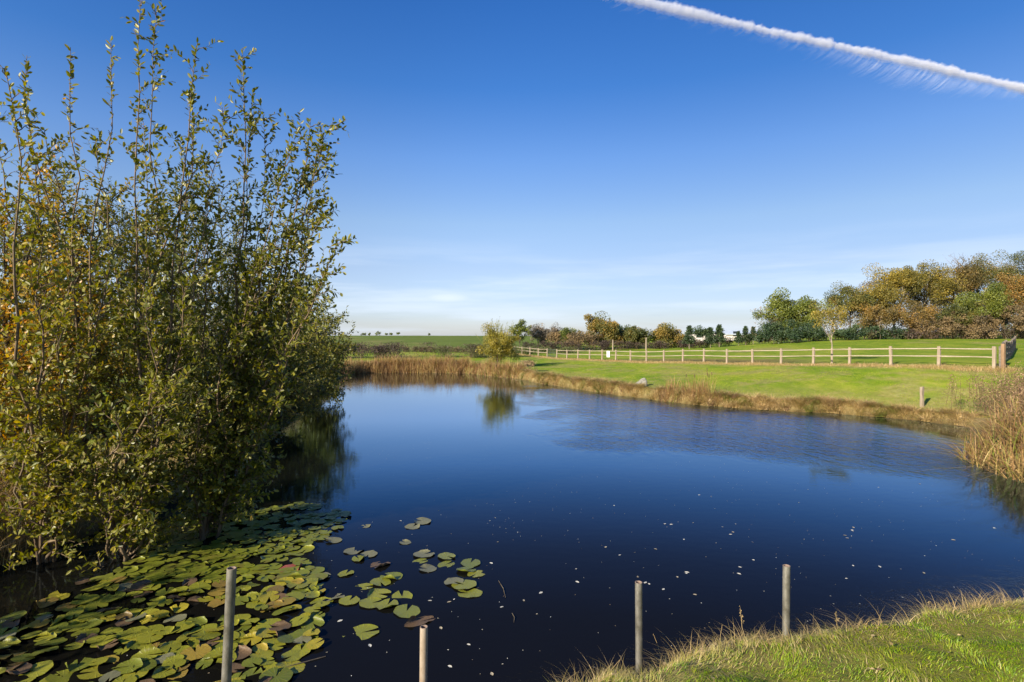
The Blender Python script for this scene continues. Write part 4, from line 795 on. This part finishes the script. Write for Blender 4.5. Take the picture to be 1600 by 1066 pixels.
X1, Y1, _, _ = shore(7000, 0, s_at(-4.6, 58.2), -.5, 1.5); X1b, Y1b, _, _ = shore(1500, PS[-1] - 5, PS[-1], -.3, 1.2); reed_patch('far_reeds', 'tall tan reed bed along the far shore left of the lone willow', np.r_[X1, X1b], np.r_[Y1, Y1b], 1.0, 1.55, .034, 61, .04, (.03, .8), heads=120)
X1, Y1, _, _ = shore(3000, s_at(-4.6, 58.2), s_at(.6, 50.3), -.15, .9); reed_patch('far_shore_reeds', 'lower tan reeds round the foot of the lone willow', X1, Y1, .6, 1.25, .03, 62, .12, (.1, 1))
for (xp, d, n, hh, gr, lab) in [(1048, 32.3, 170, 1.0, .03, 'brown reed clump standing in the water, leftmost of the three below the lawn'), (1070, 31.6, 150, .95, .3, 'yellow reed clump in the middle of the three below the lawn'), (1097, 30.9, 190, 1.15, .08, 'dark brown reed clump with seed heads, right one of the three below the lawn'), (1112, 30.4, 50, .75, 1.0, 'small bright yellow-green flag clump at the water edge')]:
    r = np.random.default_rng(int(xp)); Xc = (xp - 800) / F * d; Xn = Xc + r.normal(0, .33 if n > 60 else .12, n); Yn = d + r.normal(0, .2, n) - .1
    q = reed_patch('reed_clump', lab, Xn, Yn, hh * .8, hh * 1.25, .022, int(xp), gr, (.05, .9), heads=6 if xp == 1097 else 0); q['kind'] = 'thing'; q['category'] = 'reeds'; q['group'] = 'reed clumps below the lawn'
# big reed bed at the right edge with dead willowherb behind
X, Y = scatter(9000, 12.6, 19, 9.5, 20.5, lambda X, Y: (sdist(X, Y) > -.45) & (sdist(X, Y) < 1.9)); X, Y = X[:6000], Y[:6000]
reed_patch('right_reeds', 'near reed bed of tan and green blades at the right edge', X, Y, 0.85, 1.6, .030, 65, .2, (.1, 1.9), 5, heads=10)
rng = np.random.default_rng(66); X, Y = scatter(2600, 13.8, 24, 9, 24.5, lambda X, Y: (sdist(X, Y) > .7) & (sdist(X, Y) < 5.5) & (X / Y > .73 + .05 * np.sin(Y * 5))); a = Acc()
Z = ground(X, Y)
for x, y, z in zip(X[:1500], Y[:1500], Z[:1500]):
    h_ = rng.uniform(1.0, 1.75) * (1 if x > 15 else .9); e = np.array([x + rng.normal(0, .2), y + rng.normal(0, .2), z + h_]); p = np.array([x, y, z - .05]); tube(a, curve3(p, e, [0, 0, 0], 4, .02, rng), [.007, .006, .005, .003], 3, .2)
    n = 60; t = rng.uniform(.3, 1.03, n)[:, None]; sp_ = .2 * (1.15 - t) + .02
    leaves(a, p + (e - p) * t + rng.normal(0, 1, (n, 3)) * sp_, rng.normal(0, 1, (n, 3)) + [0, 0, .5], rng.uniform(.04, .10, n), .026, np.clip(rng.normal(.42, .25, n), 0, 1), rng)
tag(a.mk('dead_willowherb', M['weed']), 'dense stand of dead pinkish-brown weeds behind the reeds on the right', 'weeds', kind='stuff')

# ------------------------------------------------------------------ lily pads
m, nt, N, L, b = new_mat('lily_pad')
oi = N.new('ShaderNodeObjectInfo'); tcn = N.new('ShaderNodeTexCoord')
c0 = ramp(nt, oi.outputs['Color'], [(0, (.06, .085, .012)), (.3, (.13, .15, .014)), (.6, (.235, .23, .018)), (.82, (.36, .28, .022)), (.92, (.24, .14, .03)), (1, (.12, .06, .03))])
n1 = nz_(5, 6, .7); n5 = nz_(1.3, 3, .6); bl = N.new('ShaderNodeMapRange'); bl.inputs[1].default_value = .5; bl.inputs[2].default_value = .72; L.new(n1, bl.inputs[0]); c0 = mixc(mth('MULTIPLY', bl.outputs[0], .8), c0, (.13, .075, .025)); c0 = mixc(mth('MULTIPLY', n5, .4), c0, (.15, .16, .012))
sp = N.new('ShaderNodeSeparateXYZ'); L.new(tcn.outputs['Object'], sp.inputs[0]); an = N.new('ShaderNodeMath'); an.operation = 'ARCTAN2'; L.new(sp.outputs[1], an.inputs[0]); L.new(sp.outputs[0], an.inputs[1])
v1 = N.new('ShaderNodeMath'); v1.operation = 'MULTIPLY'; v1.inputs[1].default_value = 15; L.new(an.outputs[0], v1.inputs[0]); v2 = N.new('ShaderNodeMath'); v2.operation = 'SINE'; L.new(v1.outputs[0], v2.inputs[0])
v3 = mth('POWER', mth('MAXIMUM', v2.outputs[0], 0), 9); c0 = mixc(mth('MULTIPLY', v3, .35), c0, (.24, .24, .05))
L.new(c0, b.inputs['Base Color']); b.inputs['Roughness'].default_value = .42; b.inputs['Specular IOR Level'].default_value = .45
bp = N.new('ShaderNodeBump'); bp.inputs['Strength'].default_value = .5; bp.inputs['Distance'].default_value = .01; L.new(mth('ADD', v3, n1), bp.inputs['Height']); L.new(bp.outputs[0], b.inputs['Normal']); M['pad'] = m
M['deadpad'] = noise_mat('dead_lily_leaf', (.06, .035, .02), (.17, .11, .055), 12, .5, .4)
M['redpad'] = noise_mat('red_lily_leaf', (.22, .05, .04), (.33, .11, .07), 9, .4, .3)
M['greypad'] = noise_mat('faded_lily_leaf', (.09, .10, .045), (.21, .19, .11), 14, .5, .4)
def padmesh(seed, curl=.25, mat='pad', wav=1.0):
    r = np.random.default_rng(seed); k = 26; rings = [.0, .35, .7, .92, 1.0]; notch = .16 + .1 * r.random(); th = np.linspace(notch, 2 * np.pi - notch, k)
    V = [(0, 0, .004)]; lob = 1 + .06 * np.sin(th * 2 + r.uniform(0, 6)) + .03 * np.sin(th * 7 + r.uniform(0, 6)); ph = r.uniform(0, 6.28); up_ = r.uniform(0, 6.28)
    for q in rings[1:]:
        z = .006 + wav * .03 * q ** 3 * np.sin(th * 3 + ph) + curl * .35 * q ** 4 * np.clip(np.cos(th - up_) - .55, 0, 1) * 2 + wav * .014 * q ** 3 * np.sin(th * 8 + ph * 2); z = np.maximum(z, .004)
        fo = 1 - .35 * curl * q ** 3 * np.clip(np.cos(th - up_) - .55, 0, 1) * 2
        V += list(np.stack([q * lob * fo * np.cos(th), q * lob * fo * np.sin(th), z], 1))
    T = [(0, 1 + i, 2 + i) for i in range(k - 1)]; Q = []
    for j in range(len(rings) - 2):
        o_ = 1 + j * k; Q += [(o_ + i, o_ + k + i, o_ + k + i + 1, o_ + i + 1) for i in range(k - 1)]
    me_o = mk('lily_pad', V, [T, Q], M[mat], None, smooth=True); me = me_o.data; bpy.data.objects.remove(me_o); return me
pads = [padmesh(i, [.1, .1, .9, .2, .5, .1, .3, 1.3][i % 8], 'pad', [1, .6, 1.5, 1, 1.6, .7, 1.2, 1.8][i % 8]) for i in range(12)]
gpads = [padmesh(40 + i, .5, 'greypad', 1.6) for i in range(3)]; dpads = [padmesh(50 + i, 1.2, 'deadpad', 2.2) for i in range(3)]
def pad(xy, r, me, label, rng, grp='lily pads on the pond', z=0, tilt=.03, tone=None):
    o = bpy.data.objects.new('lily_pad', me); COL.objects.link(o); o.location = (xy[0], xy[1], z); o.scale = (r, r * rng.uniform(.85, 1.0), r); o.rotation_euler = (rng.normal(0, tilt), rng.normal(0, tilt), rng.uniform(0, 6.28)); tv = tone if tone is not None else float(np.clip(rng.normal(.42, .18), 0, .82)); o.color = (tv, tv, tv, 1); tag(o, label, 'lily pad', grp); return o
rng = np.random.default_rng(500)
def wpx(x, y): d = EYE * F / (y - 528); return np.array([(x - 800) / F * d, d])
REG = np.array([(-40, 1120), (-40, 975), (60, 940), (150, 900), (250, 856), (320, 815), (400, 800), (470, 785), (545, 800), (530, 830), (470, 862), (500, 905), (505, 950), (490, 985), (500, 1010), (455, 1040), (430, 1120)])
def inpoly(P, x, y):
    c = False; j = len(P) - 1
    for i in range(len(P)):
        if (P[i][1] > y) != (P[j][1] > y) and x < (P[j][0] - P[i][0]) * (y - P[i][1]) / (P[j][1] - P[i][1]) + P[i][0]: c = not c
        j = i
    return c
got = []; tries = 0
while len(got) < 560 and tries < 120000:
    tries += 1; X = rng.uniform(-7, -1.5); Y = rng.uniform(5.2, 12.6); xp = 800 + X / Y * F; yp = 528 + EYE * F / Y
    if not inpoly(REG, xp, yp): continue
    r = rng.uniform(.09, .165)
    if Y > 8.8: r *= .85
    if (xp < 130 and rng.random() < .4) or vnoise(np.array([X]), np.array([Y]), 2.6, 58)[0] < .16: continue
    if all((X - a_) ** 2 + (Y - b_) ** 2 > (.45 * (r + c_)) ** 2 for a_, b_, c_ in got): got.append((X, Y, r))
got.sort(key=lambda q: q[1])
KN = [('yellow-green', 'p', .58, .42), ('dull green', 'p', .2, .24), ('golden-yellow', 'p', .80, .11), ('brown', 'p', .95, .08), ('faded grey', 'g', .5, .06), ('dark dead', 'd', .5, .09)]
for k, (X, Y, r) in enumerate(got[:262]):
    xp, yp = 800 + X / Y * F, 528 + EYE * F / Y; q = rng.choice(len(KN), p=[v[3] for v in KN]); nm, t_, tn_, _ = KN[q]
    zone = 'in the near part of the mat, left of the leftmost pipe' if xp < 355 and yp > 960 else ('in the near part of the mat, right of the leftmost pipe' if yp > 960 else ('in the shaded left part of the mat under the bank' if xp < 200 else ('in the middle of the mat' if yp > 870 else 'at the far end of the mat under the sallow')))
    me = {'p': pads[rng.integers(0, 12)], 'g': gpads[k % 3], 'd': dpads[k % 3]}[t_]
    pad((X, Y), r, me, nm + ' lily pad ' + zone, rng, nm + ' lily pads ' + zone, z=.001 + .008 * (k % 5), tilt=.07, tone=float(np.clip(tn_ + rng.normal(0, .05), 0, 1)))
Vs = []; Ts = []; Qs = []; off = 0
for k, (X, Y, r) in enumerate(got[262:]):
    me = pads[k % 12]; nv = len(me.vertices); co = np.empty(nv * 3); me.vertices.foreach_get('co', co); co = co.reshape(-1, 3); an_ = rng.uniform(0, 6.28); ca, sa = math.cos(an_), math.sin(an_)
    Vs.append(np.stack([X + r * (co[:, 0] * ca - co[:, 1] * sa), Y + r * (co[:, 0] * sa + co[:, 1] * ca), co[:, 2] * r + .001 + .006 * (k % 5)], 1))
    for p in me.polygons: (Ts if len(p.vertices) == 3 else Qs).append([v + off for v in p.vertices])
    off += nv
q = mk('far_lily_pads', np.vstack(Vs), [Ts, Qs], M['pad'], smooth=True); q.color = (.35, .35, .35, 1); tag(q, 'mass of small overlapping lily pads at the far shaded end of the mat', 'lily pads', kind='stuff')
print('pads', len(got))
iso = [(553, 862, .17, 'g', 'faded lily pad, upper left of the loose clump off the mat'), (575, 868, .16, 'g', 'faded lily pad, right of the loose clump off the mat'), (560, 875, .13, 'p', 'lily pad at the front of the loose clump off the mat'), (594, 884, .17, 'd', 'dark brown lily pad just right of the loose clump'),
       (645, 824, .16, 'g', 'faint lily pad, left of the far floating pair'), (659, 816, .19, 'g', 'faint lily pad, right of the far floating pair'), (571, 823, .11, 'g', 'small lone lily pad left of the far pair'), (633, 849, .11, 'g', 'small lone lily pad below the far pair'),
       (662, 868, .17, 'g', 'top lily pad of the five-pad cluster in open water'), (656, 878, .12, 'p', 'leftmost lily pad of the five-pad cluster in open water'), (668, 890, .15, 'g', 'lowest faded lily pad of the five-pad cluster'), (698, 871, .17, 'p', 'upper right lily pad of the five-pad cluster'), (697, 883, .14, 'p', 'lower right lily pad of the five-pad cluster'),
       (735, 881, .18, 'p', 'farthest pad of the right-hand chain of lily pads, tan edged'), (728, 893, .15, 'p', 'left middle pad of the right-hand chain of lily pads'), (744, 898, .14, 'p', 'right middle pad of the right-hand chain of lily pads'), (709, 911, .15, 'g', 'faded pad on the left of the right-hand chain'), (725, 916, .19, 'p', 'large pad in the lower middle of the right-hand chain'), (733, 928, .18, 'p', 'nearest green pad of the right-hand chain'),
       (611, 903, .17, 'p', 'olive pad at the top of the central chain of lily pads'), (594, 912, .15, 'p', 'second pad from the top of the central chain'), (568, 918, .13, 'p', 'small pad at the upper left of the central chain'), (590, 930, .17, 'p', 'yellow-green pad in the middle of the central chain'), (580, 945, .16, 'p', 'ragged yellow pad at the lower left of the central chain'), (628, 934, .17, 'p', 'bright yellow-green pad at the right of the central chain'), (635, 957, .185, 'p', 'round green pad nearest of the central chain, above the tan pipe'), (605, 948, .15, 'p', 'yellow pad at the foot of the central chain'),
       (564, 990, .21, 'p', 'lone large notched pad below the central chain'), (540, 898, .13, 'p', 'small pad between the mat and the central chain'), (545, 941, .14, 'p', 'half-turned yellow pad right of the mat'), (522, 935, .14, 'g', 'pale pad at the right fringe of the mat'), (503, 903, .14, 'g', 'grey pad at the upper right fringe of the mat'), (520, 846, .15, 'g', 'long faded pad off the upper right of the mat'), (467, 1000, .21, 'p', 'largest green pad at the lower right corner of the mat'), (478, 860, .15, 'p', 'pad beside the red leaf at the edge of the mat')]
for i, (x, y, r, t, lab) in enumerate(iso):
    me = {'p': pads[i % 12], 'g': gpads[i % 3], 'd': dpads[0]}[t]; pad(wpx(x, y), r, me, lab, rng, z=.001 + .007 * (i % 3))
q = pad(wpx(456, 890), .2, padmesh(77, 1.3, 'redpad', 2), 'curled red lily leaf at the edge of the mat', rng)
q = pad(wpx(655, 973), .19, padmesh(78, 1.8, 'deadpad', 3), 'curled brown dead lily leaf lying beside the tan pipe', rng); q.scale = (.22, .09, .16); q.rotation_euler = (0, 0, .5)
# floating leaves and specks
fl = Acc(); leaves(fl, np.array([[0, 0, .006]]), np.array([[1., 0, .0]]), 1, .5, np.array([.8]), rng, six=True, up=8); fo = fl.mk('fallen_leaf', M['debris']); fme = fo.data; bpy.data.objects.remove(fo)
m2 = fme.copy(); a_ = m2.attributes['tint']; a_.data.foreach_set('value', np.full(len(m2.vertices), .35, np.float32))
spots = [(946, 857), (967, 869), (1007, 913), (999, 903), (1039, 921), (1016, 915), (1090, 931), (1075, 898), (1078, 896), (1060, 904), (1180, 877), (1160, 888), (1318, 837), (1322, 841), (1331, 838), (1336, 826), (1335, 831), (1335, 829), (1257, 843), (1335, 886), (1374, 885), (1444, 895), (1326, 905), (1159, 899), (1022, 858), (1038, 820), (1052, 820), (1083, 818), (1149, 819), (1070, 843), (1148, 833), (1128, 824), (1145, 836), (1250, 786), (1262, 765), (1375, 762), (1437, 756), (668, 940), (708, 939), (698, 943), (576, 1008), (781, 951), (818, 938), (848, 926), (770, 882), (776, 848), (809, 832), (765, 815), (775, 810), (624, 814), (660, 1005), (840, 960), (735, 1010), (706, 1045), (770, 1058), (905, 912), (902, 890), (1495, 845), (1555, 825), (1095, 774), (1113, 776), (960, 790), (535, 970), (690, 985)]
for i, (x, y) in enumerate(spots):
    p = wpx(x, y); o = bpy.data.objects.new('fallen_leaf', fme if i % 3 else m2); COL.objects.link(o); s_ = rng.uniform(.035, .08); o.location = (p[0], p[1], .003); o.scale = (s_, s_, s_ * .6); o.rotation_euler.z = rng.uniform(0, 6.28)
    zn = 'in open water left of the two bank pipes' if x < 998 else ('in open water between the two bank pipes' if x < 1230 else 'in open water right of both bank pipes'); zn += ', near it' if y > 880 else (', farther out' if y > 800 else ', farthest out'); kn = 'small pale fallen leaf ' if i % 3 else 'small brown fallen leaf '
    tag(o, kn + zn, 'leaf', kn + zn)
n = 900; X = rng.uniform(-6, 11, n); Y = 5.5 + 16 * rng.random(n) ** 1.3; ok = (sdist(X, Y) < -.3); X, Y = X[ok], Y[ok]; n = len(X)
a = Acc(); leaves(a, np.stack([X, Y, np.full(n, .004)], 1), np.stack([rng.normal(0, 1, n), rng.normal(0, 1, n), np.zeros(n)], 1), rng.uniform(.008, .028, n), .012, rng.uniform(0, 1, n), rng, up=9)
tag(a.mk('floating_specks', M['debris']), 'fine specks of leaf litter floating over the pond', 'litter', kind='stuff')
for (x0, y0, x1, y1) in [(779, 909, 790, 936), (800, 960, 803, 975), (508, 1028, 420, 1052)]:
    p, q = wpx(x0, y0), wpx(x1, y1); a = Acc(); tube(a, [[p[0], p[1], .006], [(p[0] + q[0]) / 2 + .02, (p[1] + q[1]) / 2, .012], [q[0], q[1], .006]], [.004, .006, .003], 5)
    tag(a.mk('floating_stem', M['bark']), {779: 'thin brown stem afloat in open water right of the pads', 800: 'short brown stem afloat below the thin one', 508: 'long dead stem afloat at the lower edge of the mat'}[x0], 'stem', 'stems afloat on the pond')

# ------------------------------------------------------------------ contrail
ALT = 8000.0
def sky_pt(x, y): e = (528 - y) / F; d = ALT / e; return np.array([(x - 800) / F * d, d, ALT])
c0, c1 = sky_pt(965, -5), sky_pt(1600, 139); dirv = (c1 - c0); c_a = c0 - dirv * .35; c_b = c1 + dirv * .35; Lc = np.linalg.norm(c_b - c_a); rng = np.random.default_rng(700)
n = 1500; k = 32; u = np.linspace(0, 1, n); ax = nrm(dirv); sd = nrm(np.cross(ax, [0, 0, 1])); upv = np.cross(sd, ax); a_ = np.arange(k) * 2 * np.pi / k
s_ = u * Lc; rad = 90 + 14 * (u - .2)
puff = np.zeros((n, k))
for sc, am in ((1 / 700, .22), (1 / 260, .16), (1 / 110, .2), (1 / 55, .2), (1 / 30, .13)):
    puff += am * (vnoise(s_[:, None] + 0 * a_[None], np.cos(a_)[None] * 140 / 1 + 0 * s_[:, None], sc, 5) - .5) * 2 + am * .6 * (vnoise(s_[:, None] + 0 * a_[None], np.sin(a_)[None] * 140 + 0 * s_[:, None], sc, 9) - .5) * 2
RR = rad[:, None] * (1 + puff)
cen = c_a + (c_b - c_a) * u[:, None] + np.outer(12 * np.sin(s_ / 1900), upv)
V = cen[:, None] + RR[..., None] * (np.cos(a_)[None, :, None] * sd + np.sin(a_)[None, :, None] * upv * .9)
i = np.arange(n - 1)[:, None] * k; j = np.arange(k)[None]; j2 = (j + 1) % k; Q = np.stack([i + j, i + k + j, i + k + j2, i + j2], -1).reshape(-1, 4)
V = np.vstack([V.reshape(-1, 3), cen[0], cen[-1]]); jj = np.arange(k); T1 = np.stack([jj, (jj + 1) % k, np.full(k, n * k)], 1); T2 = np.stack([(n - 1) * k + (jj + 1) % k, (n - 1) * k + jj, np.full(k, n * k + 1)], 1)
def vol_mat(name, dens):
    m = bpy.data.materials.new(name); m.use_nodes = True; N = m.node_tree.nodes; N.remove(N['Principled BSDF']); v = N.new('ShaderNodeVolumePrincipled'); v.inputs['Color'].default_value = (1, 1, 1, 1); v.inputs['Density'].default_value = dens; v.inputs['Anisotropy'].default_value = .0
    m.node_tree.links.new(v.outputs[0], N['Material Output'].inputs['Volume']); return m
ct = empty('contrail', tuple(c0), 'white aircraft contrail slanting across the upper right sky', 'contrail')
mk('vapour_haze', c0 + (V - c0), [Q, np.vstack([T1, T2])], vol_mat('thin_halo', .0014), ct, smooth=True, rel=c0); _h = bpy.data.objects['vapour_haze']
hv = cen[:, None] - upv * 22 + (V[:n * k].reshape(n, k, 3) - cen[:, None]) * 1.5 - c0; hv = np.vstack([hv.reshape(-1, 3), cen[0] - c0, cen[-1] - c0]); _h.data.vertices.foreach_set('co', hv.astype(np.float32).ravel()); _h.data.update()
mk('vapour_trail', V, [Q, np.vstack([T1, T2])], vol_mat('vapour', .0042), ct, smooth=True, rel=c0)
# hanging wisps below the trail
a = Acc()
for k2 in range(1500):
    u2 = rng.uniform(.2, .86) if k2 % 4 else rng.uniform(.05, .95); dens_ = np.exp(-((u2 - .62) / .16) ** 2)
    if rng.random() > .2 + dens_: continue
    p = c_a + (c_b - c_a) * u2 - upv * rng.uniform(40, 110) + sd * rng.normal(0, 40); l = rng.uniform(260, 900) * (.45 + .75 * dens_)
    e = p - upv * l * .75 - ax * l * 1.0 + sd * rng.normal(0, 40); tube(a, curve3(p, e, ax * l * .16 - upv * l * .1, 6, 4, rng), np.array([2, 13, 16, 13, 8, 1]) * rng.uniform(.25, .7), 4)
m, nt, N, L, b = new_mat('thin_vapour'); tr = N.new('ShaderNodeBsdfTransparent'); df = N.new('ShaderNodeBsdfDiffuse'); df.inputs[0].default_value = (.9, .9, .9, 1); mxs = N.new('ShaderNodeMixShader'); mxs.inputs[0].default_value = .034
L.new(tr.outputs[0], mxs.inputs[1]); L.new(df.outputs[0], mxs.inputs[2]); L.new(mxs.outputs[0], N['Material Output'].inputs[0])
q = a.mk('wisps', m, ct, rel=c0, smooth=True); q['kind'] = 'stuff'
